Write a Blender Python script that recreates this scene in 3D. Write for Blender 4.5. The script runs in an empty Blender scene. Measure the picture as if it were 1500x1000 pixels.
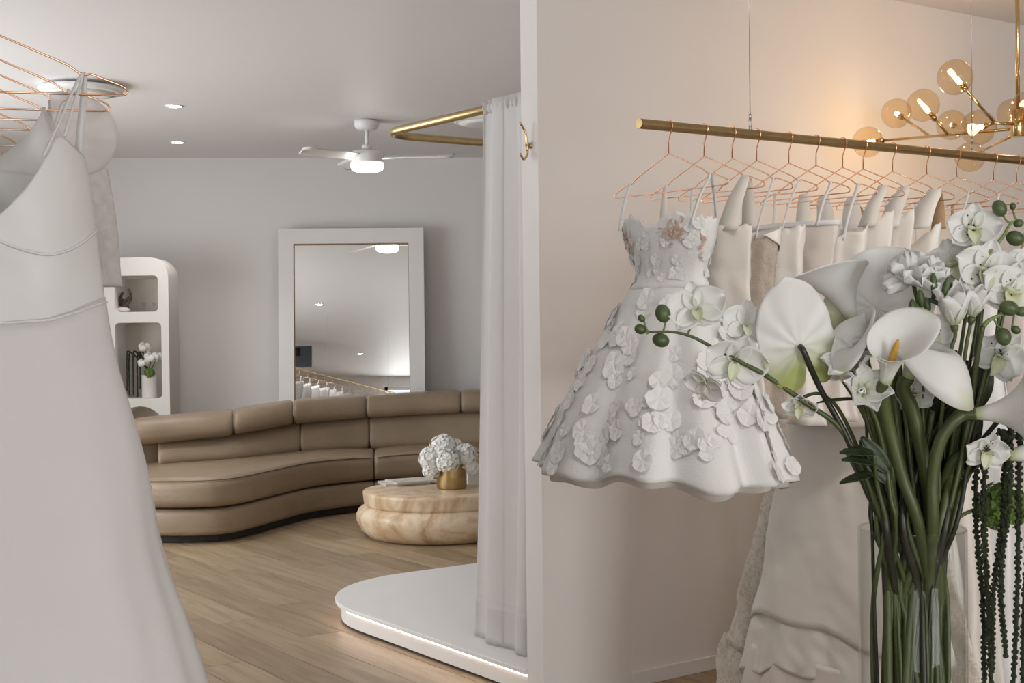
import bpy, bmesh, math, random
from math import sin, cos, pi, radians, sqrt, atan2
from mathutils import Vector as V, Matrix, noise
rnd = random.Random(11)
scene = bpy.context.scene
COL = scene.collection

# ---------------------------------------------------------------- camera
EYE, FOC = 1.37, 2000.0
CEIL = 2.735
cam_data = bpy.data.cameras.new('camera')
cam_data.sensor_width = 36.0
cam_data.lens = 36.0 * FOC / 1500.0
cam_data.clip_start = 0.05
cam = bpy.data.objects.new('camera', cam_data)
COL.objects.link(cam)
CAMR = Matrix.Rotation(radians(90 - 0.917), 4, 'X') @ Matrix.Rotation(radians(-0.65), 4, 'Z')
CAM = Matrix.Translation((0, 0, EYE)) @ CAMR
cam.matrix_world = CAM
scene.camera = cam
scene.cycles.transparent_max_bounces = 24
CAMI = CAM.inverted()

# ---------------------------------------------------------------- colour management, world, big lights
scene.view_settings.view_transform = 'Standard'
scene.view_settings.look = 'None'
scene.view_settings.gamma = 1.0
scene.view_settings.use_curve_mapping = False
scene.view_settings.exposure = 0.3
world = bpy.data.worlds.new('world')
scene.world = world
world.use_nodes = True
world.node_tree.nodes['Background'].inputs[0].default_value = (0.86, 0.92, 1.0, 1)
world.node_tree.nodes['Background'].inputs[1].default_value = 1.0

def area_light(name, loc, rot, sx, sy, power, color):
    l = bpy.data.lights.new(name, 'AREA')
    l.shape = 'RECTANGLE'; l.size = sx; l.size_y = sy
    l.energy = power; l.color = color
    o = bpy.data.objects.new(name, l); COL.objects.link(o)
    o.location = loc; o.rotation_euler = rot
    return o
# daylight outside the shop windows behind the camera; side light added to brighten the sofa area
area_light('daylight_shopfront', (-0.2, -3.2, 1.35), (radians(104), 0, 0), 1.1, 2.2, 50, (1.0, 0.98, 0.975))
area_light('daylight_shopfront_wide', (3.6, -3.2, 1.35), (radians(104), 0, radians(12)), 2.0, 2.2, 150, (1.0, 0.98, 0.975))
area_light('fill_daylight_side', (-5.05, 6.3, 1.3), (radians(112), 0, radians(-90)), 4.6, 2.2, 165, (0.97, 0.98, 1.0))

# ---------------------------------------------------------------- pixel helpers (photo frame 1500 x 1000)
def ray(px, py):
    d = CAMR.to_3x3() @ V(((px - 750) / FOC, (500 - py) / FOC, -1))
    return d
def at(px, py, Y):
    d = ray(px, py)
    return V((0, 0, EYE)) + d * (Y / d.y)
def on_z(px, py, z):
    d = ray(px, py)
    return V((0, 0, EYE)) + d * ((z - EYE) / d.z)
def on_line(px, P, D, z):
    """parameter t on the horizontal line P + tD (at height z) that is seen at column px"""
    def f(t):
        q = CAMI @ V((P[0] + D[0] * t, P[1] + D[1] * t, z))
        return 750 + FOC * q.x / -q.z
    a, b = -1.0, 8.0
    for _ in range(50):
        m = (a + b) / 2
        if f(m) < px: a = m
        else: b = m
    return a
def proj(p):
    q = CAMI @ V(p)
    if q.z > -0.01: return (-9999, -9999)
    return (750 + FOC * q.x / -q.z, 500 - FOC * q.y / -q.z)
AX = V((-0.578, 0.816, 0))     # room axis: along the end of the partition and the floor boards
BX = V((0.816, 0.578, 0))      # room axis: along the partition wall

def tab(x, t):
    if x <= t[0][0]: return t[0][1]
    for (x0, y0), (x1, y1) in zip(t, t[1:]):
        if x <= x1:
            u = (x - x0) / (x1 - x0)
            return y0 + (y1 - y0) * u
    return t[-1][1]
def stab(x, t):
    """smooth (Catmull-Rom like) table"""
    n = len(t)
    if x <= t[0][0]: return t[0][1]
    if x >= t[-1][0]: return t[-1][1]
    for i in range(n - 1):
        if x <= t[i + 1][0]:
            x0, y0 = t[i]; x1, y1 = t[i + 1]
            m0 = (y1 - t[i - 1][1]) / (x1 - t[i - 1][0]) if i > 0 else (y1 - y0) / (x1 - x0)
            m1 = (t[i + 2][1] - y0) / (t[i + 2][0] - x0) if i + 2 < n else (y1 - y0) / (x1 - x0)
            h = x1 - x0; u = (x - x0) / h
            return (2*u**3 - 3*u*u + 1) * y0 + (u**3 - 2*u*u + u) * h * m0 + (3*u*u - 2*u**3) * y1 + (u**3 - u*u) * h * m1
def spline(pts, n=6):
    pts = [V(p) for p in pts]
    if len(pts) < 3: 
        return [pts[0].lerp(pts[-1], i / n) for i in range(n + 1)]
    P = [pts[0] * 2 - pts[1]] + pts + [pts[-1] * 2 - pts[-2]]
    out = []
    for i in range(1, len(P) - 2):
        p0, p1, p2, p3 = P[i-1:i+3]
        for k in range(n):
            t = k / n
            out.append(0.5 * ((2 * p1) + (p2 - p0) * t + (2*p0 - 5*p1 + 4*p2 - p3) * t*t + (3*p1 - p0 - 3*p2 + p3) * t**3))
    out.append(pts[-1])
    return out

# ---------------------------------------------------------------- materials
def S(r, g, b):
    f = lambda c: (c / 255 / 12.92) if c / 255 <= 0.04045 else ((c / 255 + 0.055) / 1.055) ** 2.4
    return (f(r), f(g), f(b), 1)
def newmat(name):
    m = bpy.data.materials.new(name); m.use_nodes = True
    nt = m.node_tree
    bs = nt.nodes['Principled BSDF']
    return m, nt, bs, nt.nodes['Material Output']
def link(nt, a, b): nt.links.new(a, b)
def coords(nt, scale=(1, 1, 1), rot=(0, 0, 0), kind='Object'):
    tc = nt.nodes.new('ShaderNodeTexCoord'); mp = nt.nodes.new('ShaderNodeMapping')
    mp.inputs['Scale'].default_value = scale; mp.inputs['Rotation'].default_value = rot
    link(nt, tc.outputs[kind], mp.inputs['Vector'])
    return mp.outputs['Vector']
def noise_node(nt, vec, scale, detail=4, rough=0.55, dist=0):
    n = nt.nodes.new('ShaderNodeTexNoise')
    n.inputs['Scale'].default_value = scale; n.inputs['Detail'].default_value = detail
    n.inputs['Roughness'].default_value = rough; n.inputs['Distortion'].default_value = dist
    link(nt, vec, n.inputs['Vector'])
    return n.outputs['Fac']
def ramp(nt, fac, stops):
    r = nt.nodes.new('ShaderNodeValToRGB')
    els = r.color_ramp.elements
    els[0].position, els[0].color = stops[0]
    els[1].position, els[1].color = stops[-1]
    for p, c in stops[1:-1]:
        e = els.new(p); e.color = c
    link(nt, fac, r.inputs['Fac'])
    return r.outputs['Color']
def bump_node(nt, bs, h, strength, dist=0.01):
    b = nt.nodes.new('ShaderNodeBump')
    b.inputs['Strength'].default_value = strength; b.inputs['Distance'].default_value = dist
    link(nt, h, b.inputs['Height']); link(nt, b.outputs['Normal'], bs.inputs['Normal'])
def mul(c, k): return (min(c[0] * k, 1), min(c[1] * k, 1), min(c[2] * k, 1), 1)
def pmat(name, col, rough=0.5, metal=0.0, var=0.0, vscale=6, bump=0.0, bscale=60, trans=0.0, vcol=False, spec=0.5, stretch=(1, 1, 1), sheen=0.0, alpha=None):
    m, nt, bs, out = newmat(name)
    bs.inputs['Roughness'].default_value = rough
    bs.inputs['Metallic'].default_value = metal
    bs.inputs['Specular IOR Level'].default_value = spec
    bs.inputs['Sheen Weight'].default_value = sheen
    vec = coords(nt, stretch)
    csock = None
    if var > 0:
        n = noise_node(nt, vec, vscale)
        csock = ramp(nt, n, [(0.3, mul(col, 1 - var)), (0.7, mul(col, 1 + var))])
    if vcol:
        at_ = nt.nodes.new('ShaderNodeVertexColor'); at_.layer_name = 'col'
        if csock is None: csock = at_.outputs['Color']
        else:
            mx = nt.nodes.new('ShaderNodeMixRGB'); mx.blend_type = 'MULTIPLY'; mx.inputs[0].default_value = 1
            link(nt, csock, mx.inputs[1]); link(nt, at_.outputs['Color'], mx.inputs[2]); csock = mx.outputs[0]
    if csock is not None: link(nt, csock, bs.inputs['Base Color'])
    else: bs.inputs['Base Color'].default_value = col
    if bump > 0:
        bump_node(nt, bs, noise_node(nt, vec, bscale, 5), bump)
    if trans > 0:
        tr = nt.nodes.new('ShaderNodeBsdfTranslucent'); mx = nt.nodes.new('ShaderNodeMixShader')
        mx.inputs[0].default_value = trans
        if csock is not None: link(nt, csock, tr.inputs['Color'])
        else: tr.inputs['Color'].default_value = col
        link(nt, bs.outputs[0], mx.inputs[1]); link(nt, tr.outputs[0], mx.inputs[2])
        link(nt, mx.outputs[0], out.inputs['Surface'])
    if alpha is not None:
        tp = nt.nodes.new('ShaderNodeBsdfTransparent'); mx = nt.nodes.new('ShaderNodeMixShader')
        src = out.inputs['Surface'].links[0].from_socket
        mx.inputs[0].default_value = alpha
        link(nt, tp.outputs[0], mx.inputs[1]); link(nt, src, mx.inputs[2]); link(nt, mx.outputs[0], out.inputs['Surface'])
    return m
def emat(name, col, strength):
    m, nt, bs, out = newmat(name)
    e = nt.nodes.new('ShaderNodeEmission'); e.inputs[0].default_value = col; e.inputs[1].default_value = strength
    link(nt, e.outputs[0], out.inputs['Surface'])
    return m
def glassmat(name, tint, ior=1.45, k=1.0, rough=0.0):
    m, nt, bs, out = newmat(name)
    tp = nt.nodes.new('ShaderNodeBsdfTransparent'); tp.inputs[0].default_value = tint
    gl = nt.nodes.new('ShaderNodeBsdfGlossy'); gl.inputs['Roughness'].default_value = rough
    lw = nt.nodes.new('ShaderNodeLayerWeight'); lw.inputs['Blend'].default_value = 0.5
    pw_ = nt.nodes.new('ShaderNodeMath'); pw_.operation = 'POWER'; pw_.inputs[1].default_value = 3.2
    link(nt, lw.outputs['Facing'], pw_.inputs[0])
    ml = nt.nodes.new('ShaderNodeMath'); ml.operation = 'MULTIPLY_ADD'; ml.inputs[1].default_value = 0.55 * k; ml.inputs[2].default_value = 0.016 * k; ml.use_clamp = True
    link(nt, pw_.outputs[0], ml.inputs[0])
    mx = nt.nodes.new('ShaderNodeMixShader')
    link(nt, ml.outputs[0], mx.inputs[0]); link(nt, tp.outputs[0], mx.inputs[1]); link(nt, gl.outputs[0], mx.inputs[2])
    link(nt, mx.outputs[0], out.inputs['Surface'])
    return m
def lacemat(name, col, scale, hole=0.35, seed=0.0, base_alpha=0.35, tl=0.3):
    """floral lace: dense motifs on a sheer net"""
    m, nt, bs, out = newmat(name)
    bs.inputs['Base Color'].default_value = col; bs.inputs['Roughness'].default_value = 0.75
    vec = coords(nt, (1, 1, 1), (seed, seed * 2, 0))
    w = nt.nodes.new('ShaderNodeTexNoise'); w.inputs['Scale'].default_value = scale * 0.8
    link(nt, vec, w.inputs['Vector'])
    mixv = nt.nodes.new('ShaderNodeMixRGB'); mixv.inputs[0].default_value = 0.06
    link(nt, vec, mixv.inputs[1]); link(nt, w.outputs['Color'], mixv.inputs[2])
    vo = nt.nodes.new('ShaderNodeTexVoronoi'); vo.feature = 'DISTANCE_TO_EDGE'; vo.inputs['Scale'].default_value = scale
    link(nt, mixv.outputs[0], vo.inputs['Vector'])
    v2 = nt.nodes.new('ShaderNodeTexVoronoi'); v2.inputs['Scale'].default_value = scale * 0.45
    link(nt, mixv.outputs[0], v2.inputs['Vector'])
    a = nt.nodes.new('ShaderNodeMath'); a.operation = 'LESS_THAN'; a.inputs[1].default_value = hole * 0.25
    link(nt, vo.outputs['Distance'], a.inputs[0])
    b = nt.nodes.new('ShaderNodeMath'); b.operation = 'LESS_THAN'; b.inputs[1].default_value = 0.33
    link(nt, v2.outputs['Distance'], b.inputs[0])
    mx = nt.nodes.new('ShaderNodeMath'); mx.operation = 'MAXIMUM'
    link(nt, a.outputs[0], mx.inputs[0]); link(nt, b.outputs[0], mx.inputs[1])
    mr = nt.nodes.new('ShaderNodeMapRange'); mr.inputs['To Min'].default_value = base_alpha; mr.inputs['To Max'].default_value = 0.97
    link(nt, mx.outputs[0], mr.inputs['Value'])
    bump_node(nt, bs, mx.outputs[0], 0.6, 0.003)
    tr = nt.nodes.new('ShaderNodeBsdfTranslucent'); tr.inputs[0].default_value = col
    m1 = nt.nodes.new('ShaderNodeMixShader'); m1.inputs[0].default_value = tl
    link(nt, bs.outputs[0], m1.inputs[1]); link(nt, tr.outputs[0], m1.inputs[2])
    tp = nt.nodes.new('ShaderNodeBsdfTransparent'); m2 = nt.nodes.new('ShaderNodeMixShader')
    link(nt, mr.outputs[0], m2.inputs[0]); link(nt, tp.outputs[0], m2.inputs[1]); link(nt, m1.outputs[0], m2.inputs[2])
    link(nt, m2.outputs[0], out.inputs['Surface'])
    return m

M = {}
M['wall'] = pmat('painted_wall', (0.80, 0.785, 0.775, 1), 0.75, bump=0.05, bscale=220, var=0.012, vscale=1.5)
M['wall_warm'] = pmat('painted_partition', (0.83, 0.79, 0.77, 1), 0.75, bump=0.06, bscale=200, var=0.015, vscale=1.5)
M['ceiling'] = pmat('painted_ceiling', (0.84, 0.82, 0.82, 1), 0.55, bump=0.03, bscale=150)
M['white'] = pmat('white_satin_paint', (0.82, 0.81, 0.80, 1), 0.42, var=0.01)
M['offwhite'] = pmat('plaster_white', (0.80, 0.775, 0.75, 1), 0.65, bump=0.08, bscale=90)
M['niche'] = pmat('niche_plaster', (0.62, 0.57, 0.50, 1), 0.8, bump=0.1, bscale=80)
M['brass'] = pmat('brushed_brass', (0.50, 0.37, 0.19, 1), 0.32, 1.0, var=0.08, vscale=40, bump=0.04, bscale=200)
M['brass_bright'] = pmat('polished_brass', (0.66, 0.47, 0.24, 1), 0.2, 1.0, var=0.03)
M['copper'] = pmat('copper_wire', (0.85, 0.50, 0.32, 1), 0.18, 1.0)
M['steel'] = pmat('steel_wire', (0.5, 0.48, 0.46, 1), 0.35, 1.0)
M['black'] = pmat('black_plastic', (0.01, 0.01, 0.012, 1), 0.35)
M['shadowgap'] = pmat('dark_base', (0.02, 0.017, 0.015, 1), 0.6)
M['mirror'] = pmat('mirror_silver', (0.87, 0.88, 0.88, 1), 0.0, 1.0)
M['wood_edge'] = pmat('raw_wood_edge', (0.36, 0.24, 0.14, 1), 0.6, var=0.15, vscale=30)

def leather():
    m, nt, bs, out = newmat('taupe_leather')
    vec = coords(nt)
    n = noise_node(nt, vec, 3.0, 3)
    c = ramp(nt, n, [(0.3, (0.275, 0.205, 0.135, 1)), (0.7, (0.335, 0.255, 0.172, 1))])
    link(nt, c, bs.inputs['Base Color'])
    bs.inputs['Roughness'].default_value = 0.36
    bs.inputs['Specular IOR Level'].default_value = 0.55
    a = noise_node(nt, vec, 260, 2); b = noise_node(nt, coords(nt, (1, 1, 2.5)), 9, 3, 0.5, 0.8)
    mx = nt.nodes.new('ShaderNodeMath'); mx.operation = 'MULTIPLY_ADD'; mx.inputs[1].default_value = 3.0
    link(nt, b, mx.inputs[0]); link(nt, a, mx.inputs[2])
    bump_node(nt, bs, mx.outputs[0], 0.22, 0.006)
    return m
M['leather'] = leather()
M['piping'] = pmat('leather_seam', (0.15, 0.11, 0.07, 1), 0.5)

def travertine():
    m, nt, bs, out = newmat('travertine')
    vec = coords(nt, (1.2, 1.2, 1.0))
    n1 = noise_node(nt, vec, 3.2, 6, 0.62, 1.8)
    c = ramp(nt, n1, [(0.28, (0.42, 0.26, 0.14, 1)), (0.43, (0.60, 0.43, 0.27, 1)), (0.55, (0.74, 0.59, 0.42, 1)), (0.75, (0.80, 0.70, 0.56, 1))])
    link(nt, c, bs.inputs['Base Color'])
    n2 = noise_node(nt, vec, 45, 4)
    bs.inputs['Roughness'].default_value = 0.38
    bump_node(nt, bs, n2, 0.12, 0.006)
    return m
M['travertine'] = travertine()

def oak():
    m, nt, bs, out = newmat('oak_board')
    oi = nt.nodes.new('ShaderNodeObjectInfo')
    tc = nt.nodes.new('ShaderNodeTexCoord')
    # the grain runs along the board (local X)
    add = nt.nodes.new('ShaderNodeVectorMath'); add.operation = 'ADD'
    sc = nt.nodes.new('ShaderNodeVectorMath'); sc.operation = 'SCALE'; sc.inputs['Scale'].default_value = 37.0
    cmb = nt.nodes.new('ShaderNodeCombineXYZ')
    vc = nt.nodes.new('ShaderNodeVertexColor'); vc.layer_name = 'col'
    sep = nt.nodes.new('ShaderNodeSeparateColor')
    link(nt, vc.outputs['Color'], sep.inputs[0])
    ad = nt.nodes.new('ShaderNodeMath'); ad.operation = 'ADD'
    link(nt, oi.outputs['Random'], ad.inputs[0]); link(nt, sep.outputs[0], ad.inputs[1])
    fr = nt.nodes.new('ShaderNodeMath'); fr.operation = 'FRACT'; link(nt, ad.outputs[0], fr.inputs[0])
    link(nt, fr.outputs[0], cmb.inputs[0]); link(nt, fr.outputs[0], cmb.inputs[1])
    link(nt, cmb.outputs[0], sc.inputs[0])
    link(nt, tc.outputs['Object'], add.inputs[0]); link(nt, sc.outputs[0], add.inputs[1])
    mp = nt.nodes.new('ShaderNodeMapping'); mp.inputs['Scale'].default_value = (0.9, 9, 1)
    link(nt, add.outputs[0], mp.inputs[0])
    n = noise_node(nt, mp.outputs[0], 2.2, 6, 0.6, 0.6)
    base = ramp(nt, n, [(0.25, (0.255, 0.18, 0.105, 1)), (0.5, (0.38, 0.285, 0.18, 1)), (0.75, (0.475, 0.37, 0.25, 1))])
    tint = ramp(nt, fr.outputs[0], [(0.0, (0.76, 0.74, 0.72, 1)), (0.45, (0.93, 0.93, 0.93, 1)), (1.0, (1.08, 1.08, 1.08, 1))])
    mx = nt.nodes.new('ShaderNodeMixRGB'); mx.blend_type = 'MULTIPLY'; mx.inputs[0].default_value = 1
    link(nt, base, mx.inputs[1]); link(nt, tint, mx.inputs[2])
    link(nt, mx.outputs[0], bs.inputs['Base Color'])
    bs.inputs['Roughness'].default_value = 0.42
    bump_node(nt, bs, n, 0.06, 0.004)
    return m
M['oak'] = oak()

M['satin'] = pmat('white_satin', (0.80, 0.79, 0.78, 1), 0.42, var=0.02, vscale=4, bump=0.03, bscale=120, trans=0.18, sheen=0.3)
M['skirt'] = pmat('white_chiffon', (0.80, 0.78, 0.775, 1), 0.7, var=0.02, vscale=4, bump=0.05, bscale=200, trans=0.25, sheen=0.2)
M['ivory'] = pmat('ivory_crepe', (0.80, 0.745, 0.68, 1), 0.55, var=0.03, vscale=6, bump=0.06, bscale=160, trans=0.2, sheen=0.2)
M['ivory_satin'] = pmat('ivory_satin', (0.80, 0.75, 0.69, 1), 0.32, var=0.03, vscale=6, bump=0.03, bscale=90, trans=0.15, sheen=0.3)
M['beige'] = pmat('beige_beaded', (0.50, 0.42, 0.345, 1), 0.6, var=0.12, vscale=60, bump=0.4, bscale=300, trans=0.1)
M['blush'] = pmat('blush_satin', (0.74, 0.66, 0.61, 1), 0.36, var=0.03, vscale=5, trans=0.15, sheen=0.2)
M['nude'] = pmat('nude_lining', (0.55, 0.36, 0.20, 1), 0.6, var=0.05, trans=0.2)
M['lace'] = lacemat('white_floral_lace', (0.84, 0.83, 0.82, 1), 38, 0.4, 0.3, 0.75)
M['lace_sheer'] = lacemat('sheer_lace', (0.86, 0.83, 0.81, 1), 75, 0.4, 0.7, 0.75, 0.6)
M['lace_ivory'] = lacemat('ivory_lace', (0.80, 0.73, 0.65, 1), 42, 0.4, 1.1, 0.78)
M['sleeve_lace'] = pmat('sleeve_lace', (0.88, 0.86, 0.845, 1), 0.75, var=0.07, vscale=70, bump=0.4, bscale=110, trans=0.45)
M['petal_lace'] = pmat('applique_petal', (0.86, 0.85, 0.84, 1), 0.7, bump=0.2, bscale=180, trans=0.25)
M['organza'] = pmat('sheer_organza', (0.90, 0.87, 0.86, 1), 0.6, bump=0.1, bscale=60, trans=0.6, alpha=0.62)
M['curtain'] = pmat('white_curtain', (0.85, 0.83, 0.82, 1), 0.8, bump=0.08, bscale=260, trans=0.4)
M['embroid'] = pmat('nude_embroidery', (0.52, 0.36, 0.29, 1), 0.6, var=0.25, vscale=120, bump=0.5, bscale=200)
M['flower'] = pmat('white_petal', (0.88, 0.88, 0.86, 1), 0.5, vcol=True, bump=0.05, bscale=90, trans=0.28, var=0.02, vscale=20)
M['stem'] = pmat('green_stem', (0.072, 0.092, 0.028, 1), 0.42, var=0.35, vscale=14, bump=0.12, bscale=120, stretch=(1, 1, 0.2))
M['stem_dark'] = pmat('dark_stem', (0.022, 0.022, 0.012, 1), 0.4, var=0.3, vscale=20)
M['leaf'] = pmat('dark_leaf', (0.028, 0.045, 0.016, 1), 0.45, var=0.35, vscale=14, bump=0.2, bscale=50, trans=0.1)
M['bud'] = pmat('orchid_bud', (0.068, 0.10, 0.034, 1), 0.4, var=0.4, vscale=35, bump=0.1, bscale=60)
M['stem_light'] = pmat('light_stem', (0.14, 0.20, 0.055, 1), 0.45, var=0.25, vscale=25)
M['amaranth'] = pmat('amaranthus', (0.030, 0.042, 0.015, 1), 0.8, var=0.4, vscale=90, bump=0.8, bscale=260)
M['green_flower'] = pmat('green_hydrangea', (0.16, 0.24, 0.05, 1), 0.55, var=0.35, vscale=30, trans=0.2)
M['spadix'] = pmat('spadix', (0.72, 0.42, 0.08, 1), 0.7, bump=0.6, bscale=400)
M['glass'] = glassmat('clear_glass', (0.95, 0.96, 0.955, 1), 1.5, 0.8)
M['pane'] = glassmat('window_pane', (0.97, 0.98, 0.98, 1), 1.45, 1.0)
M['amber'] = glassmat('amber_glass', (0.96, 0.86, 0.70, 1), 1.45, 1.5)
M['bulb'] = emat('warm_bulb', (1.0, 0.73, 0.47, 1), 105)
M['led'] = emat('led_warm', (1.0, 0.78, 0.66, 1), 13)
M['lampwhite'] = emat('fan_lamp', (1.0, 0.97, 0.93, 1), 16)
M['downlight'] = emat('downlight_lens', (1.0, 0.97, 0.93, 1), 40)
M['hydra'] = pmat('hydrangea_petal', (0.90, 0.90, 0.86, 1), 0.6, trans=0.12, var=0.05, vscale=30)
M['paper'] = pmat('magazine_cover', (0.62, 0.58, 0.56, 1), 0.4, var=0.28, vscale=14)
M['page'] = pmat('paper_edge', (0.72, 0.69, 0.65, 1), 0.8)
M['dried'] = pmat('dried_driftwood', (0.10, 0.065, 0.045, 1), 0.7, var=0.4, vscale=40)
M['candle'] = pmat('wax_white', (0.80, 0.77, 0.72, 1), 0.6, trans=0.1)

# ---------------------------------------------------------------- mesh builder
class MB:
    def __init__(s): s.v = []; s.f = []; s.c = []; s.sharp = False
    def add(s, vs, fs, col=None):
        o = len(s.v)
        s.v += [V(p) for p in vs]; s.f += [[i + o for i in f] for f in fs]
        if isinstance(col, list): s.c += col
        else: s.c += [col or (1, 1, 1, 1)] * len(vs)
        return s
    def box(s, c, size, mat=None, col=None):
        hx, hy, hz = [k / 2 for k in size]
        vs = [V((x, y, z)) for x in (-hx, hx) for y in (-hy, hy) for z in (-hz, hz)]
        if mat: vs = [mat @ p for p in vs]
        vs = [p + V(c) for p in vs]
        return s.add(vs, [(0, 1, 3, 2), (4, 6, 7, 5), (0, 4, 5, 1), (2, 3, 7, 6), (0, 2, 6, 4), (1, 5, 7, 3)], col)
    def rings(s, rings, closed=True, cap=True, loop=False, cols=None):
        n = len(rings[0]); vs = [p for r in rings for p in r]; fs = []
        m = len(rings)
        for j in range(m if loop else m - 1):
            for i in range(n if closed else n - 1):
                a, b = j * n + i, j * n + (i + 1) % n
                c, d = ((j + 1) % m) * n + (i + 1) % n, ((j + 1) % m) * n + i
                fs.append((a, b, c, d))
        if cap and closed and not loop:
            fs.append(tuple(range(n - 1, -1, -1))); fs.append(tuple((m - 1) * n + i for i in range(n)))
        return s.add(vs, fs, cols)
    def tube(s, pts, r, n=8, cap=True, loop=False, col=None):
        pts = [V(p) for p in pts]; m = len(pts)
        rr = r if isinstance(r, (list, tuple)) else [r] * m
        t0 = (pts[1] - pts[0]).normalized()
        up = V((0, 0, 1)) if abs(t0.z) < 0.9 else V((1, 0, 0))
        nrm = t0.cross(up).normalized()
        R = []
        for i in range(m):
            if loop: t = (pts[(i + 1) % m] - pts[i - 1])
            else: t = pts[min(i + 1, m - 1)] - pts[max(i - 1, 0)]
            if t.length < 1e-9: t = V((0, 0, 1))
            t.normalize()
            nrm = (nrm - t * nrm.dot(t))
            if nrm.length < 1e-6: nrm = t.orthogonal()
            nrm.normalize()
            b = t.cross(nrm)
            R.append([pts[i] + (nrm * cos(2*pi*k/n) + b * sin(2*pi*k/n)) * rr[i] for k in range(n)])
        return s.rings(R, True, cap, loop, [col or (1, 1, 1, 1)] * (m * n))
    def lathe(s, prof, c=(0, 0, 0), n=32, sx=1, sy=1, mat=None):
        R = []
        for (r, z) in prof:
            ring = [V((r * sx * cos(2*pi*i/n), r * sy * sin(2*pi*i/n), z)) for i in range(n)]
            if mat: ring = [mat @ p for p in ring]
            R.append([p + V(c) for p in ring])
        return s.rings(R, True, True)
    def ell(s, c, r, nu=12, nv=8, mat=None, col=None):
        if not isinstance(r, (tuple, list)): r = (r, r, r)
        R = []
        for j in range(nv + 1):
            ph = -pi/2 + pi * j / nv
            k = max(cos(ph), 0.02)
            ring = [V((r[0] * k * cos(2*pi*i/nu), r[1] * k * sin(2*pi*i/nu), r[2] * sin(ph))) for i in range(nu)]
            if mat: ring = [mat @ p for p in ring]
            R.append([p + V(c) for p in ring])
        return s.rings(R, True, True, cols=[col or (1, 1, 1, 1)] * (nu * (nv + 1)))
    def grid(s, fn, nu, nv, close=False):
        vs = []; cs = []
        for j in range(nv + 1):
            for i in range(nu if close else nu + 1):
                o = fn(i / nu, j / nv)
                if isinstance(o, tuple) and len(o) == 2: vs.append(V(o[0])); cs.append(o[1])
                else: vs.append(V(o)); cs.append((1, 1, 1, 1))
        w = nu if close else nu + 1
        fs = [(j*w + i, j*w + (i+1) % w, (j+1)*w + (i+1) % w, (j+1)*w + i) for j in range(nv) for i in range(nu)]
        return s.add(vs, fs, cs)
    def build(s, name, mat, parent=None, smooth=True, world=True, solid=0, bevel=0, subsurf=0, auto=None):
        me = bpy.data.meshes.new(name)
        vs = s.v
        if parent is not None and world:
            inv = wm(parent).inverted(); vs = [inv @ p for p in vs]
        me.from_pydata([tuple(p) for p in vs], [], s.f)
        if any(c != (1, 1, 1, 1) for c in s.c):
            ca = me.color_attributes.new('col', 'FLOAT_COLOR', 'POINT')
            for i, c in enumerate(s.c): ca.data[i].color = c
        elif mat is not None and mat.name in ('white_petal',):
            ca = me.color_attributes.new('col', 'FLOAT_COLOR', 'POINT')
            for i in range(len(s.v)): ca.data[i].color = (1, 1, 1, 1)
        bm = bmesh.new(); bm.from_mesh(me)
        bmesh.ops.recalc_face_normals(bm, faces=bm.faces)
        bm.to_mesh(me); bm.free()
        if smooth: 
            me.polygons.foreach_set('use_smooth', [True] * len(me.polygons))
            if auto: me.set_sharp_from_angle(angle=radians(auto))
        o = bpy.data.objects.new(name, me); COL.objects.link(o)
        if mat: me.materials.append(mat)
        if parent is not None: o.parent = parent
        if bevel:
            b = o.modifiers.new('bevel', 'BEVEL'); b.width = bevel; b.segments = 3; b.limit_method = 'ANGLE'
        if solid:
            b = o.modifiers.new('thickness', 'SOLIDIFY'); b.thickness = solid; b.offset = 0
        if subsurf:
            b = o.modifiers.new('smooth', 'SUBSURF'); b.levels = subsurf; b.render_levels = subsurf
        return o
def wm(o):
    m = o.matrix_basis.copy()
    while o.parent is not None:
        o = o.parent; m = o.matrix_basis @ m
    return m
def thing(name, label, cat, loc=(0, 0, 0), rz=0, group=None):
    o = bpy.data.objects.new(name, None); COL.objects.link(o)
    o.empty_display_size = 0.05
    o.location = loc; o.rotation_euler = (0, 0, rz)
    return tag(o, label, cat, group)
def tag(o, label, cat, group=None):
    o['label'] = label; o['category'] = cat
    if group: o['group'] = group
    return o
def struct(o, label=None):
    o['kind'] = 'structure'
    if label: o['label'] = label
    return o
def copy_tree(o, parent=None):
    c = o.copy(); COL.objects.link(c)
    if parent is not None: c.parent = parent
    for ch in list(o.children): copy_tree(ch, c)
    return c
def rot_to(d, up=V((0, 0, 1))):
    """matrix whose Z axis is d"""
    z = V(d).normalized()
    x = V(up).cross(z)
    if x.length < 1e-4: x = V((1, 0, 0)).cross(z)
    x.normalize(); y = z.cross(x)
    return Matrix((x, y, z)).transposed()
def plate(outer, holes, depth, name, mat, parent=None, to_world=None):
    """flat outline with holes, extruded by depth (curve fill -> mesh)"""
    cu = bpy.data.curves.new('outline', 'CURVE'); cu.dimensions = '2D'; cu.fill_mode = 'BOTH'; cu.extrude = depth / 2
    for loop in [outer] + holes:
        sp = cu.splines.new('POLY'); sp.points.add(len(loop) - 1); sp.use_cyclic_u = True
        for p, q in zip(sp.points, loop): p.co = (q[0], q[1], 0, 1)
    tmp = bpy.data.objects.new('outline', cu); COL.objects.link(tmp)
    dg = bpy.context.evaluated_depsgraph_get(); dg.update()
    me = bpy.data.meshes.new_from_object(tmp.evaluated_get(dg))
    bpy.data.objects.remove(tmp); bpy.data.curves.remove(cu)
    me.name = name
    if to_world is not None:
        m = to_world if parent is None else wm(parent).inverted() @ to_world
        me.transform(m)
    me.materials.clear(); me.materials.append(mat)
    o = bpy.data.objects.new(name, me); COL.objects.link(o)
    if parent is not None: o.parent = parent
    return o
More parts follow.
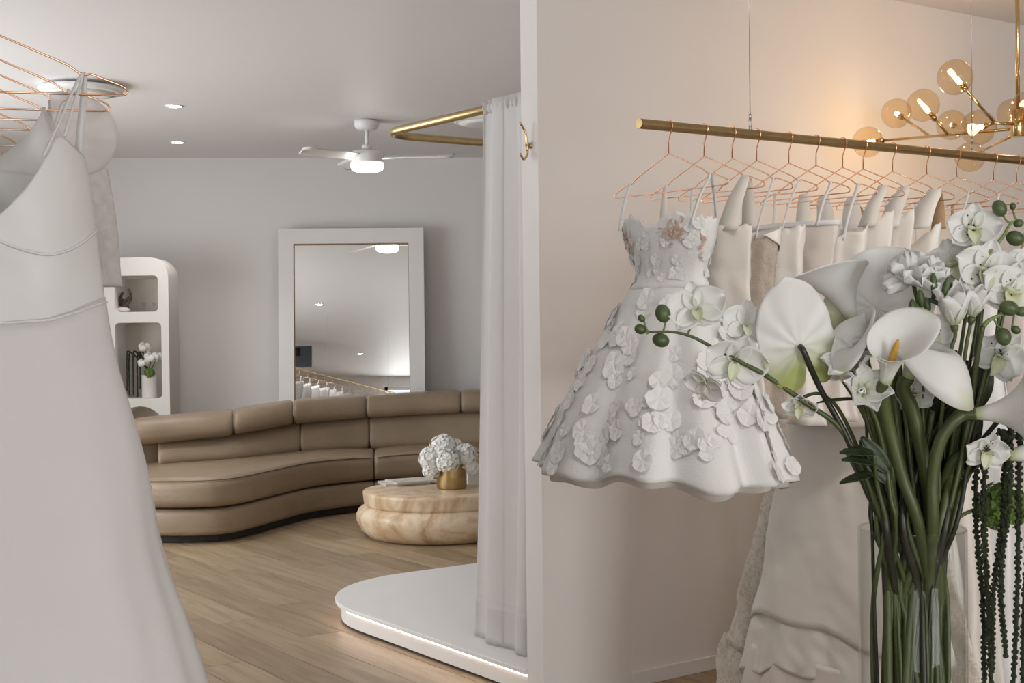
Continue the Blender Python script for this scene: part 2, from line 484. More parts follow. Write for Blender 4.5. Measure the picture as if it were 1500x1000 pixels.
def rrect(x0, y0, x1, y1, r, n=6):
    out = []
    for (cx, cy, a0) in ((x1 - r, y1 - r, 0), (x0 + r, y1 - r, 90), (x0 + r, y0 + r, 180), (x1 - r, y0 + r, 270)):
        for i in range(n + 1):
            a = radians(a0 + 90 * i / n); out.append((cx + r * cos(a), cy + r * sin(a)))
    return out

# ================================================================ SETTING
BW0 = at(440, 231.5, 1365 * 2000 / 240 / 1000); BW0.z = 0      # a point on the far wall
BWD = V((0.9962, 0.0872, 0))
BWN = V((0.0872, -0.9962, 0))
P0 = at(790.8, 468, 4.83); P0.z = 0                             # front corner of the partition
def wall_pt(t): return BW0 + BWD * t
b = MB()
b.box((0.8, 4.6, -0.11), (12.5, 16.5, 0.2)); floor = struct(b.build('floor', M['wood_edge'], smooth=False), 'light oak plank floor')
# boards: those in the picture one by one, the rest joined
PW, PL = 0.19, 1.62
pm = MB(); pm.box((0, 0, -0.006), (PL - 0.003, PW - 0.003, 0.012))
base_plank = None
rest = MB()
ang = atan2(AX.y, AX.x)
Rz = Matrix.Rotation(ang, 3, 'Z')
for r in range(-45, 46):
    off = rnd.random() * PL
    for k in range(-10, 12):
        c = AX * (k * PL + off) + BX * (r * PW + 0.07) + V((0, 4, 0))
        if not (-5.0 < c.x < 6.6 and -3.2 < c.y < 12.2): continue
        vis = False
        for sx in (-0.5, -0.25, 0, 0.25, 0.5):
            q = proj(c + AX * sx * PL)
            if 205 < q[0] < 800 and 720 < q[1] < 1015: vis = True
        if vis:
            if base_plank is None:
                base_plank = pm.build('plank', M['oak'], None, smooth=False, world=False); o = base_plank
                me = o.data
                ca = me.color_attributes.new('col', 'FLOAT_COLOR', 'POINT')
                for d_ in ca.data: d_.color = (0, 0, 0, 1)
            else:
                o = base_plank.copy(); COL.objects.link(o)
            o.parent = floor; o.location = c; o.rotation_euler = (0, 0, ang)
        else:
            rc = rnd.random()
            rest.box(V((c.x, c.y, -0.006)), (PL - 0.003, PW - 0.003, 0.012), Rz, (rc, rc, rc, 1))
# joined boards keep the same grain direction: store them in board-aligned local space
ro = MB(); ro.v = [Rz.inverted() @ p for p in rest.v]; ro.f = rest.f; ro.c = rest.c
ro = ro.build('plank_field', M['oak'], floor, smooth=False, world=False)
ro.rotation_euler = (0, 0, ang); ro['kind'] = 'stuff'

b = MB(); b.box((0.8, 4.6, CEIL + 0.1), (12.5, 16.5, 0.2)); struct(b.build('ceiling', M['ceiling'], smooth=False), 'flat white ceiling')
RzB = Matrix.Rotation(atan2(BWD.y, BWD.x), 3, 'Z')
b = MB(); c = BW0 - BWN * 0.1 + BWD * 1.5; b.box((c.x, c.y, CEIL / 2), (13, 0.2, CEIL), RzB); struct(b.build('wall_back', M['wall'], smooth=False), 'plain pale wall behind the sofa')
# left wall with an opening for the added side window, rear wall with the shopfront opening, right wall
def wall_with_opening(name, mat, x, y0, y1, o0, o1, z0, z1, axis):
    b = MB(); T = 0.2
    def bx(u0, u1, w0, w1):
        if axis == 'x': b.box((x, (u0 + u1) / 2, (w0 + w1) / 2), (T, u1 - u0, w1 - w0))
        else: b.box(((u0 + u1) / 2, x, (w0 + w1) / 2), (u1 - u0, T, w1 - w0))
    bx(y0, o0, 0, CEIL); bx(o1, y1, 0, CEIL); bx(o0, o1, 0, z0); bx(o0, o1, z1, CEIL)
    return struct(b.build(name, mat, smooth=False))
wall_with_opening('wall_left', M['wall'], -4.7, -2.9, 12.0, 4.0, 8.6, 0.35, 2.5, 'x')
b = MB()
for (u0, u1, w0, w1) in ((-4.6, -0.75, 0, CEIL), (0.35, 2.55, 0, CEIL), (4.65, 6.6, 0, CEIL), (-0.75, 0.35, 0, 0.3), (-0.75, 0.35, 2.55, CEIL), (2.55, 4.65, 0, 0.3), (2.55, 4.65, 2.55, CEIL)):
    b.box(((u0 + u1) / 2, -2.8, (w0 + w1) / 2), (u1 - u0, 0.2, w1 - w0))
struct(b.build('wall_rear', M['wall'], smooth=False))
b = MB(); b.box((6.6, 4.6, CEIL / 2), (0.2, 15, CEIL)); struct(b.build('wall_right', M['wall'], smooth=False))
def window(name, label, x, o0, o1, z0, z1, axis, n):
    def P(u, w): return (x, u, w) if axis == 'x' else (u, x, w)
    def sz(a, t, c): return (t, a, c) if axis == 'x' else (a, t, c)
    b = MB()
    for z in (z0 + 0.03, z1 - 0.03): b.box(P((o0 + o1) / 2, z), sz(o1 - o0, 0.08, 0.06))
    for i in range(n + 1):
        u = o0 + 0.03 + (o1 - o0 - 0.06) * i / n
        b.box(P(u, (z0 + z1) / 2), sz(0.06, 0.08, z1 - z0))
    fr = struct(b.build(name, M['white'], smooth=False), label)
    for i in range(n):
        p = MB(); u0 = o0 + 0.06 + (o1 - o0 - 0.06) * i / n; u1 = o0 + (o1 - o0 - 0.06) * (i + 1) / n
        p.box(P((u0 + u1) / 2, (z0 + z1) / 2), sz(u1 - u0, 0.008, z1 - z0 - 0.12)); p.build('pane', M['pane'], fr, smooth=False)
window('window_1', 'narrow shopfront window with white frame', -2.8, -0.75, 0.35, 0.3, 2.55, 'y', 1)
window('window_3', 'wide shopfront window with white frame', -2.8, 2.55, 4.65, 0.3, 2.55, 'y', 2)
window('added_window_2', 'unseen side window with white frame, added to light the sofa area', -4.7, 4.0, 8.6, 0.35, 2.5, 'x', 3)  # unseen window, added to bring daylight deep into the left room
# partition wall: its end face is the bright upright strip
WT = 0.099
pw = MB(); L = 7.3
ring = [P0, P0 + BX * L, P0 + BX * L + AX * WT, P0 + AX * WT]
pw.rings([[V((p.x, p.y, 0)) for p in ring], [V((p.x, p.y, CEIL)) for p in ring]])
struct(pw.build('wall_partition', M['wall_warm'], smooth=False), 'warm white partition wall behind the clothes rail')
bb = MB(); c = P0 + BX * (L / 2 + 0.2) - AX * 0.007
bb.box((c.x, c.y, 0.0275), (L - 0.4, 0.014, 0.055), Matrix.Rotation(atan2(BX.y, BX.x), 3, 'Z'))
struct(bb.build('baseboard_partition', M['white'], smooth=False, bevel=0.003), 'low white skirting board of the partition')

# ================================================================ CEILING FITTINGS
def spot(p, power, size=105, aim=None):
    l = bpy.data.lights.new('downlight_beam', 'SPOT'); l.energy = power; l.spot_size = radians(size); l.spot_blend = 0.8
    l.shadow_soft_size = 0.13; l.color = (1.0, 0.95, 0.90)
    o = bpy.data.objects.new('downlight_beam', l); COL.objects.link(o); o.location = V(p) - V((0, 0, 0.012))
    if aim is not None: o.rotation_euler = (V(aim) - V(p)).to_track_quat('-Z', 'Y').to_euler()
def downlight(px, py, label, group):
    p = on_z(px, py, CEIL)
    t = thing('downlight', label, 'light', p, 0, group)
    m = MB(); m.lathe([(0.046, 0.0), (0.058, 0.0), (0.058, -0.004), (0.048, -0.007), (0.046, -0.003)], p, 28); m.build('trim_ring', M['white'], t)
    m = MB(); m.lathe([(0.0455, 0.0), (0.0455, -0.003), (0.03, -0.005)], p, 24); m.build('lens', M['downlight'], t)
    spot(p, 48)
    return p
downlight(255, 155, 'bright recessed ceiling downlight, the one farther from the wall', 'downlights')
downlight(260, 208, 'bright recessed ceiling downlight, the one closer to the far wall', 'downlights')
def extra_downlight(x, y, label, power, size=105, aim=None):
    t = thing('downlight', label, 'light', (x, y, CEIL), 0, 'downlights')
    m = MB(); m.lathe([(0.046, 0.0), (0.058, 0.0), (0.058, -0.004), (0.048, -0.007), (0.046, -0.003)], (x, y, CEIL), 24); m.build('trim_ring', M['white'], t)
    m = MB(); m.lathe([(0.0455, 0.0), (0.0455, -0.003), (0.03, -0.005)], (x, y, CEIL), 20); m.build('lens', M['downlight'], t)
    spot((x, y, CEIL), power, size, aim)
for (x, y, w, sz, aim) in ((-1.75, 4.6, 70, 110, None), (-1.2, 0.2, 14, 105, None), (-3.2, 5.9, 40, 110, None), (0.75, 1.7, 75, 62, (0.75, 3.5, 1.25)), (1.75, 2.0, 60, 70, (1.6, 4.0, 1.4))):  # extra downlights out of view, added to brighten gowns and room
    extra_downlight(x, y, 'extra ceiling downlight out of view, added to light the gowns and room', w, sz, aim)
def ceiling_disc(p, r, label):
    t = thing('ceiling_fitting', label, 'light', p, 0, 'round ceiling fittings')
    m = MB(); m.lathe([(r * 0.55, 0), (r * 0.6, -0.012), (r * 0.97, -0.018), (r, -0.028), (r * 0.985, -0.042), (r * 0.9, -0.052)], p, 48); m.build('rim', M['white'], t)
    m = MB(); m.lathe([(r * 0.9, -0.05), (r * 0.6, -0.066), (r * 0.2, -0.07), (0.004, -0.0705)], p, 48); m.build('diffuser', M['offwhite'], t)
ceiling_disc(on_z(118, 124, CEIL), 0.235, 'round white flush ceiling fitting above the hanging gowns')
ceiling_disc(on_z(722, 169, CEIL), 0.27, 'round white flush ceiling fitting seen past the curtain rail')

# ceiling fan
fp = on_z(537, 176, CEIL)
fan = thing('ceiling_fan', 'white ceiling fan with lit round lamp above the sofa', 'fan', fp)
m = MB(); m.lathe([(0.07, 0), (0.084, -0.004), (0.084, -0.03), (0.078, -0.052), (0.06, -0.066), (0.016, -0.07)], fp, 36); m.build('canopy', M['white'], fan)
m = MB(); m.lathe([(0.0135, -0.06), (0.0135, -0.185)], fp, 16); m.build('downrod', M['white'], fan)
m = MB(); m.lathe([(0.016, -0.165), (0.034, -0.17), (0.036, -0.198), (0.02, -0.202)], fp, 24); m.build('collar', M['white'], fan)
m = MB(); m.lathe([(0.03, -0.20), (0.095, -0.208), (0.109, -0.218), (0.111, -0.235), (0.111, -0.285), (0.108, -0.292), (0.04, -0.293)], fp, 48); m.build('motor_housing', M['white'], fan)
m = MB(); m.lathe([(0.109, -0.292), (0.110, -0.30), (0.109, -0.324), (0.103, -0.338), (0.085, -0.346), (0.02, -0.349)], fp, 48); m.build('lamp', M['lampwhite'], fan)
for k in range(3):
    a0 = radians(-8 + 120 * k)
    d = V((cos(a0), sin(a0), 0)); e = V((-sin(a0), cos(a0), 0))
    m = MB()
    def blade(u, v, d=d, e=e):
        r = 0.10 + 0.50 * u
        w = 0.035 + 0.04 * min(1, u * 3) - 0.012 * u - (0.05 * max(0, u - 0.94) / 0.06)
        s = (v - 0.5) * 2
        return fp + d * r + e * (s * w) + V((0, 0, -0.252 + 0.016 * s - 0.004 * u))
    m.grid(blade, 16, 5); m.build('blade', M['white'], fan, solid=0.008)

# ================================================================ LEANING MIRROR
mw = 212 / FOC * 11.2
ml = at(408, 337, 11.25); mr_ = at(620, 333, 11.25)
MYAW = radians(3.3)
alpha = radians(4.9)
zt = (ml.z + mr_.z) / 2
cxm = (ml.x + mr_.x) / 2
Yb = 11.07
mir = thing('leaning_mirror', 'tall white framed mirror leaning on the wall behind the sofa', 'mirror', (cxm + 0.012, Yb, 0), MYAW)
H = zt / cos(alpha)
MT = wm(mir) @ Matrix.Rotation(-alpha, 4, 'X') @ Matrix.Rotation(radians(90), 4, 'X')   # plate x -> x, y -> up, z -> toward viewer
mw2 = mw / 2
fwid = 22 / FOC * 11.2
fr = plate([(-mw2, 0), (mw2, 0), (mw2, H), (-mw2, H)], [[(-mw2 + fwid, fwid), (mw2 - fwid, fwid), (mw2 - fwid, H - fwid), (-mw2 + fwid, H - fwid)]], 0.05, 'frame', M['white'], mir, MT)
bk = MB(); bk.box((0, H / 2, -0.032), (2 * mw2, H - 0.01, 0.012)); bk.v = [MT @ p for p in bk.v]; bk.build('backing_board', M['wood_edge'], mir, smooth=False)
mg = MB(); mg.box((0, H / 2, -0.018), (2 * mw2 - 2 * fwid + 0.02, H - 2 * fwid + 0.02, 0.012)); mg.v = [MT @ p for p in mg.v]; mg.build('mirror_glass', M['mirror'], mir, smooth=False)
ed = MB(); q = fwid - 0.001
for (x0, y0, x1, y1) in ((-mw2 + q, H - q - 0.006, mw2 - q, H - q + 0.002), (-mw2 + q - 0.002, q, -mw2 + q + 0.005, H - q), (mw2 - q - 0.005, q, mw2 - q + 0.002, H - q)):
    ed.box(((x0 + x1) / 2, (y0 + y1) / 2, 0.008), (x1 - x0, y1 - y0, 0.03))
ed.v = [MT @ p for p in ed.v]; ed.build('inner_lip', M['wood_edge'], mir, smooth=False)

# ================================================================ NICHE SHELF
def s_at(px, py): return at(px, py, 10.62)
A_, B_ = s_at(92, 378), s_at(245, 378)
SX0, SX1, STOP = A_.x, B_.x + 0.004, A_.z
sh = thing('niche_shelf', 'white arched shelf unit with rounded niches beside the sofa', 'shelf', ((SX0 + SX1) / 2, 10.62, 0))
ST = Matrix.Translation((0, 10.62 + 0.16, 0)) @ Matrix.Rotation(radians(90), 4, 'X')
outer = [(SX0, 0), (SX1, 0), (SX1, STOP - 0.16)]
for i in range(1, 9):
    a = radians(90 * i / 8); outer.append((SX1 - 0.16 + 0.16 * cos(a), STOP - 0.16 + 0.16 * sin(a)))
for i in range(1, 9):
    a = radians(90 + 90 * i / 8); outer.append((SX0 + 0.16 + 0.16 * cos(a), STOP - 0.16 + 0.16 * sin(a)))
def hole(x0, y0, x1, y1, r=0.035):
    p, q = s_at(x0, y1), s_at(x1, y0)
    return rrect(p.x, p.z, q.x, q.z, r)
n1 = hole(168, 403, 231, 457); n2 = hole(170, 472, 236, 584)
n0 = hole(106, 403, 152, 457); n00 = hole(106, 472, 155, 584)
ap = s_at(205, 595); arc = []
R_ = 0.20
for i in range(17):
    a = radians(180 * i / 16); arc.append((ap.x + R_ * cos(a), ap.z - R_ + R_ * sin(a)))
arc = [(ap.x - R_, 0.12), (ap.x + R_, 0.12)] + arc
plate(outer, [n1, n2, n0, n00, arc], 0.32, 'body', M['offwhite'], sh, ST)
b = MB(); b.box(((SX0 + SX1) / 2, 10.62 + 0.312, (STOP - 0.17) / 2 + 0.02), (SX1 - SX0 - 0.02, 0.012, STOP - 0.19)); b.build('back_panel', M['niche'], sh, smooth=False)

# ================================================================ SOFA
FT = [(150, 779), (185, 783), (225, 786), (300, 786), (345, 781), (400, 766), (450, 752), (500, 744), (545, 739), (600, 735), (660, 732), (720, 731), (800, 731)]
KT = [(150, 9.45), (195, 9.62), (300, 10.1), (430, 10.5), (545, 10.76), (640, 10.88), (715, 10.93), (800, 10.95)]
def Fp(px):
    p = on_z(px, stab(px, FT), 0.05); p.z = 0; return p
def Kp(px):
    p = at(px, 640, stab(px, KT)); p.z = 0; return p
sofa = thing('curved_sofa', 'long curved taupe leather sectional sofa with adjustable headrests', 'sofa', (Fp(400) + Kp(400)) / 2)
def section(w0, w1, z0, z1, r, n=5, bulge=0.0, lean=0.0):
    """rounded cross-section in (w metres from the front line, z)"""
    pts = rrect(w0, z0, w1, z1, r, n)
    return pts
def sofa_strip(mb, pa, pb, prof, nst=22, pinch=1.0):
    """prof(px) -> list of (w, z), w measured as fraction 0..1 front->back"""
    R = []
    sts = [pa + (pb - pa) * i / nst for i in range(nst + 1)]
    ends = [(0.0, pinch), (0.7, pinch * 0.55), (2.2, pinch * 0.25), (5.0, pinch * 0.06)]
    seq = [(pa + e, k) for e, k in ends] + [(s, 0.0) for s in sts if pa + 7 < s < pb - 7] + [(pb - e, k) for e, k in reversed(ends)]
    for px, k in seq:
        F, K = Fp(px), Kp(px)
        d = K - F; Ld = d.length; d.normalize()
        pr = prof(px)
        cw = sum(p[0] for p in pr) / len(pr); cz = sum(p[1] for p in pr) / len(pr)
        ring = []
        for (w, z) in pr:
            dw, dz = w - cw, z - cz
            s = 1 - k * 0.14
            ww, zz = cw + dw * s, cz + dz * (1 - k * 0.26)
            ring.append(F + d * (ww * Ld) + V((0, 0, zz)))
        R.append(ring)
    mb.rings(R)
def prof_base(px): return rrect(0.0, 0.05, 0.96, 0.215, 0.035, 4)
def crown(px, a, b): 
    u = (px - a) / (b - a); return max(0, 1 - (2 * u - 1) ** 6)
def prof_seat(a, b):
    def f(px):
        k = crown(px, a, b)
        out = []
        for (w, z) in rrect(-0.012, 0.222, 0.80, 0.392 + 0.02 * k, 0.062, 6):
            if z > 0.35: z += 0.028 * max(0, sin(pi * min(max(w, 0), 0.8) / 0.8)) 
            out.append((w, z))
        return out
    return f
def hz(px): return tab(px, [(150, 0.70), (195, 0.715), (330, 0.735), (430, 0.785), (537, 0.80), (720, 0.825)])
def prof_back(px):
    t = hz(px) - 0.155
    return [(w + 0.10 * (z - 0.4) / 0.2, z) for (w, z) in rrect(0.58, 0.39, 0.86, t + 0.03, 0.085, 7)]
def prof_head(px):
    t = hz(px)
    return [(w + 0.05 * (z - t) / 0.18, z) for (w, z) in rrect(0.64, t - 0.17, 0.97, t, 0.078, 7)]
def prof_frame(px):
    t = hz(px) - 0.17
    return rrect(0.80, 0.06, 1.0, t, 0.03, 3)
for (a, b_) in ((188, 548), (549, 830)):
    m = MB(); sofa_strip(m, a, b_, prof_base, 30, 0.15); m.build('base', M['leather'], sofa)
    m = MB(); sofa_strip(m, a, b_, prof_seat(a, b_), 40, 0.45); m.build('seat_cushion', M['leather'], sofa)
m = MB(); sofa_strip(m, 196, 830, prof_frame, 30, 0.1); m.build('back_frame', M['leather'], sofa)
for (a, b_) in ((232, 440), (440.5, 541), (542, 830)):
    m = MB(); sofa_strip(m, a, b_, prof_back, 18); m.build('back_cushion', M['leather'], sofa)
for (a, b_) in ((197, 342), (343, 430), (431, 537), (538, 676), (677, 830)):
    m = MB(); sofa_strip(m, a, b_, prof_head, 14); m.build('headrest', M['leather'], sofa)
for px in (230, 400, 560, 700):
    for w in (0.12, 0.85):
        p = Fp(px).lerp(Kp(px), w); m = MB(); m.lathe([(0.03, 0.0), (0.03, 0.06)], p, 14); m.build('foot', M['shadowgap'], sofa)
m = MB()     # black recessed slab standing in for the shade under the sofa base
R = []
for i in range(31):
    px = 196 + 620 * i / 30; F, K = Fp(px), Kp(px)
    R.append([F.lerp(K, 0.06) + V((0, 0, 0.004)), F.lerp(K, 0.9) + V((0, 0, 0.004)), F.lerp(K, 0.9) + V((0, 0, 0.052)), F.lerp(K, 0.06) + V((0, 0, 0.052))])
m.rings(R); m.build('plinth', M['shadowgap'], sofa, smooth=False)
# stitched front edge of the seat
m = MB()
for (a, b_) in ((192, 545), (552, 826)):
    pts = []
    for i in range(41):
        px = a + (b_ - a) * i / 40; F, K = Fp(px), Kp(px); d = (K - F).normalized()
        pts.append(F - d * 0.002 + V((0, 0, 0.385 + 0.012 * crown(px, a, b_))) + d * 0.004)
    m.tube(pts, 0.0035, 6)
m.build('seam', M['piping'], sofa)

# ================================================================ COFFEE TABLE AND WHAT STANDS ON IT
tc_ = on_z(640, 800, 0.0); TC = V((tc_.x, tc_.y + 0.46, 0))
tbl = thing('coffee_table', 'round travertine drum coffee table with bulging body', 'table', TC)
def lumpy(mb, prof, n=64, amp=0.018):
    R = []
    for (r, z) in prof:
        R.append([TC + V((r * cos(2*pi*i/n) * (1 + amp * sin(2 * 2*pi*i/n + 1.0) + 0.012 * sin(3 * 2*pi*i/n)), r * sin(2*pi*i/n) * (1 + amp * sin(2 * 2*pi*i/n + 1.0)), z)) for i in range(n)])
    mb.rings(R)
m = MB(); lumpy(m, [(0.40, 0.0), (0.455, 0.008), (0.50, 0.05), (0.527, 0.105), (0.530, 0.145), (0.515, 0.178), (0.49, 0.196), (0.478, 0.203)]); m.build('body', M['travertine'], tbl)
m = MB(); lumpy(m, [(0.476, 0.203), (0.482, 0.225), (0.487, 0.275), (0.487, 0.288), (0.480, 0.294), (0.30, 0.2942), (0.01, 0.2942)]); m.build('top', M['travertine'], tbl)
TZ = 0.2942
pp = on_z(661, 717, TZ); PC = V((pp.x, pp.y + 0.09, TZ))
pot = thing('brass_pot', 'brushed brass cylinder pot on the travertine table', 'pot', PC)
m = MB(); m.lathe([(0.088, 0.0), (0.094, 0.003), (0.096, 0.01), (0.096, 0.155), (0.094, 0.157), (0.090, 0.155), (0.090, 0.02), (0.05, 0.018)], PC, 48); m.build('body', M['brass'], pot, auto=40)
m = MB(); m.lathe([(0.0895, 0.02), (0.0895, 0.13), (0.05, 0.135), (0.002, 0.136)], PC, 32); m.build('soil', M['leaf'], pot)
def floret(mb, c, nrm, r, tw, col=None):
    mt = rot_to(nrm)
    for k in range(4):
        a = tw + k * pi / 2
        d = mt @ V((cos(a), sin(a), 0)); e = mt @ V((-sin(a), cos(a), 0)); n = mt @ V((0, 0, 1))
        mb.add([c, c + d * r * 0.55 + e * r * 0.5 + n * r * 0.22, c + d * r * 1.05 + n * r * 0.12, c + d * r * 0.55 - e * r * 0.5 + n * r * 0.22], [(0, 1, 2, 3)], col)
def hydrangea_head(name, label, cen, R, foot, n, fr_, mat, group, stemr=0.005):
    t = thing(name, label, 'flower', foot, 0, group)
    m = MB(); m.tube(spline([foot, foot.lerp(cen, 0.5) + V((0, 0, 0.01)), cen], 5), stemr, 6); m.build('stem', M['stem_light'], t)
    core = MB(); core.ell(cen, R * 0.8, 14, 9); core.build('core', mat, t)
    m = MB()
    for i in range(n):
        z = 1 - 1.75 * (i + 0.5) / n; ph = i * 2.39996
        d = V((sqrt(max(0, 1 - z * z)) * cos(ph), sqrt(max(0, 1 - z * z)) * sin(ph), z))
        d = (d + V((rnd.gauss(0, 0.1), rnd.gauss(0, 0.1), rnd.gauss(0, 0.1)))).normalized()
        floret(m, cen + d * R * rnd.uniform(0.86, 1.05), d, fr_ * rnd.uniform(0.8, 1.15), rnd.random() * 6)
    o = m.build('florets', mat, t, smooth=False); o['kind'] = 'stuff'
    return t
hy = [((650, 656), -0.03, 0.086, 'topmost white hydrangea head in the brass pot'), ((632, 672), -0.06, 0.078, 'white hydrangea head leaning over the left of the brass pot rim toward the magazines'),
      ((680, 668), -0.02, 0.082, 'white hydrangea head leaning toward the white candle block'), ((656, 675), -0.11, 0.075, 'white hydrangea head at the front of the brass pot'), ((664, 662), 0.09, 0.085, 'white hydrangea head at the back of the brass pot')]
for (p, dy, R, lab) in hy:
    c = at(p[0], p[1], PC.y + dy)
    hydrangea_head('hydrangea_head', lab, c, R, PC + V(((c.x - PC.x) * 0.25, (c.y - PC.y) * 0.25, 0.13)), 95, 0.021, M['hydra'], 'hydrangeas in the brass pot')
c = at(632, 688, PC.y - 0.07); hydrangea_head('hydrangea_head', 'low white hydrangea head hanging over the brass pot beside the magazines', c, 0.055, PC + V((-0.03, -0.02, 0.13)), 60, 0.02, M['hydra'], 'hydrangeas in the brass pot')
c = at(691, 684, PC.y - 0.03); hydrangea_head('hydrangea_head', 'low white hydrangea head hanging over the brass pot above the candle block', c, 0.045, PC + V((0.03, -0.01, 0.13)), 50, 0.02, M['hydra'], 'hydrangeas in the brass pot')
# candle block
cp = on_z(692, 709, TZ)
cd = thing('candle_block', 'small white square candle block beside the brass pot', 'candle', (cp.x, cp.y + 0.045, TZ), radians(12))
m = MB(); m.box((0, 0, 0.042), (0.078, 0.078, 0.084)); m.build('block', M['candle'], cd, world=False, bevel=0.004, smooth=False)
m = MB(); m.tube([(0, 0, 0.083), (0.001, 0, 0.092)], 0.0012, 5); m.build('wick', M['black'], cd, world=False)
# two magazines
def magazine(px, py, rz, w, h, z, lab, th):
    p = on_z(px, py, z)
    t = thing('magazine', lab, 'magazine', (p.x, p.y, z), rz, 'magazines on the table')
    m = MB(); m.box((0, 0, th / 2), (w - 0.006, h - 0.006, th - 0.003)); m.build('pages', M['page'], t, world=False, smooth=False)
    m = MB(); m.box((0, 0, th - 0.001), (w, h, 0.002)); m.box((0, 0, 0.001), (w, h, 0.002)); m.box((-w / 2, 0, th / 2), (0.002, h, th)); m.build('cover', M['paper'], t, world=False, smooth=False)
magazine(592, 708, radians(20), 0.30, 0.225, TZ, 'lower pale magazine lying flat on the travertine table', 0.014)
magazine(603, 705, radians(27), 0.29, 0.215, TZ + 0.0145, 'upper pale magazine lying on another magazine on the travertine table', 0.012)

# ================================================================ SHELF DECOR
def shelf_pt(px, py, dy): 
    p = at(px, py, 10.62 + dy); return p
zf2 = min(q[1] for q in n2); zf1 = min(q[1] for q in n1)
vp = shelf_pt(219, 584, 0.12); VPc = V((vp.x, vp.y, zf2))
va = thing('shelf_vase', 'cream cylinder vase in the lower shelf niche', 'vase', VPc)
m = MB(); m.lathe([(0.045, 0), (0.056, 0.003), (0.058, 0.012), (0.058, 0.178), (0.055, 0.18), (0.051, 0.178), (0.051, 0.02), (0.01, 0.018)], VPc, 32); m.build('body', M['candle'], va, auto=40)
for i, (px, py, r, lab) in enumerate(((212, 508, 0.042, 'upper white bloom in the shelf vase'), (222, 523, 0.05, 'middle white bloom in the shelf vase'), (231, 521, 0.034, 'white bloom leaning out of the shelf vase toward the niche edge'), (210, 531, 0.038, 'white bloom in the shelf vase beside the trailing strands'))):
    c = shelf_pt(px, py, 0.10)
    t = thing('small_bloom', lab, 'flower', VPc + V((0, 0, 0.17)), 0, 'blooms in the shelf vase')
    m = MB()
    for k in range(9):
        a = k * 2.4; d = V((cos(a), sin(a) * 0.6, 0.5 * sin(k * 1.7))).normalized()
        m.ell(c + d * r * 0.7, (r * 0.55, r * 0.4, r * 0.55), 8, 6)
    m.build('petals', M['hydra'], t)
    m = MB(); m.tube(spline([VPc + V((0.01 * i - 0.015, 0, 0.05)), VPc + V((0.01 * i - 0.015, 0, 0.18)), c], 5), 0.004, 6); m.build('stem', M['stem'], t)
hydrangea_head('green_bloom', 'green bloom at the rim of the shelf vase', shelf_pt(219, 546, 0.08), 0.038, VPc + V((0, -0.02, 0.1)), 40, 0.016, M['green_flower'], 'blooms in the shelf vase')
for i, px in enumerate((186, 189, 195, 201, 205)):
    t = MB()
    top = shelf_pt(px, 517 + (i % 2) * 2, 0.09 + 0.015 * i); bot = shelf_pt(px + 0.5, (572, 578, 578, 582, 570)[i], 0.09 + 0.015 * i)
    if bot.z < zf2 + 0.006: bot.z = zf2 + 0.006
    pts = spline([VPc + V((0, 0.01 * (i - 2), 0.15)), VPc + V((-0.02, 0.01 * (i - 2), 0.24)), top + V((0.02, 0, 0.012)), top + V((0, 0, -0.03)), top.lerp(bot, 0.55), bot], 6)
    t.tube(pts, [0.0045 + 0.0025 * abs(sin(k * 1.9)) for k in range(len(pts))], 6)
    tag(t.build('trailing_strand', M['amaranth']), 'dark green trailing strand hanging from the shelf vase', 'foliage', 'strands in the shelf vase')
# twisted dried ornament in the upper niche
dp = shelf_pt(182, 456, 0.1); DP = V((dp.x, dp.y, zf1))
dt = thing('driftwood_ornament', 'dark twisted dried ornament in the upper shelf niche', 'ornament', DP)
m = MB(); m.ell(DP + V((-0.01, 0, 0.018)), (0.06, 0.05, 0.022), 14, 8); m.build('pale_base', M['candle'], dt)
for k, tip in enumerate(((188, 424), (193, 433), (172, 436), (180, 428), (176, 445))):
    q = shelf_pt(tip[0], tip[1], 0.09 + 0.01 * k)
    mid = DP.lerp(q, 0.5) + V((0.03 * (-1) ** k, 0.02, 0.02))
    pts = spline([DP + V((-0.02 + 0.012 * k, 0, 0.02)), mid, q, q + V((0.02 * (-1) ** k, 0, -0.025))], 6)
    m = MB(); m.tube(pts, [0.016 - 0.011 * i / len(pts) for i in range(len(pts))], 7); m.build('twig', M['dried'], dt)
for px in (211, 226):
    q = shelf_pt(px, 456, 0.16); q.z = zf1
    m = MB(); m.lathe([(0.010, 0.0), (0.012, 0.003), (0.003, 0.006), (0.0025, 0.03), (0.012, 0.04), (0.016, 0.06), (0.014, 0.075), (0.0135, 0.075), (0.015, 0.06), (0.002, 0.043)], q, 16)
    tag(m.build('small_glass', M['glass']), 'tiny clear stemmed glass in the upper shelf niche', 'glass', 'glasses in the upper niche')

# ================================================================ FITTING PLATFORM, CURTAIN, HOOK
PZ = 0.105
e1 = on_z(771, 985.5, PZ); e2 = on_z(556, 904, PZ)               # near edge, along AX
far = on_z(709, 822.6, PZ)                                       # far edge, along BX
a_near = e2.dot(BX) * 0.5 + e1.dot(BX) * 0.5                     # BX coordinate of the near edge
wall_a = (P0 + AX * WT).dot(AX)                                  # AX coordinate of the back face of the partition
a_far = far.dot(AX)
def ab(a, b_, z=0): return AX * a + BX * b_ + V((0, 0, z))
Wd = 2.2
def plat_outline(inset, r):
    x0, x1, y0, y1 = a_near + inset, a_near + Wd, wall_a + 0.003, a_far - inset
    pts = [(y0, x1), (y0, x0)]
    for i in range(13):
        t = radians(90 * i / 12); pts.append((y1 - r + r * sin(t), x0 + r - r * cos(t)))
    pts.append((y1, x1))
    return pts
plat = thing('fitting_platform', 'low white fitting platform with rounded corner and warm edge light', 'platform', ab(wall_a, a_near))
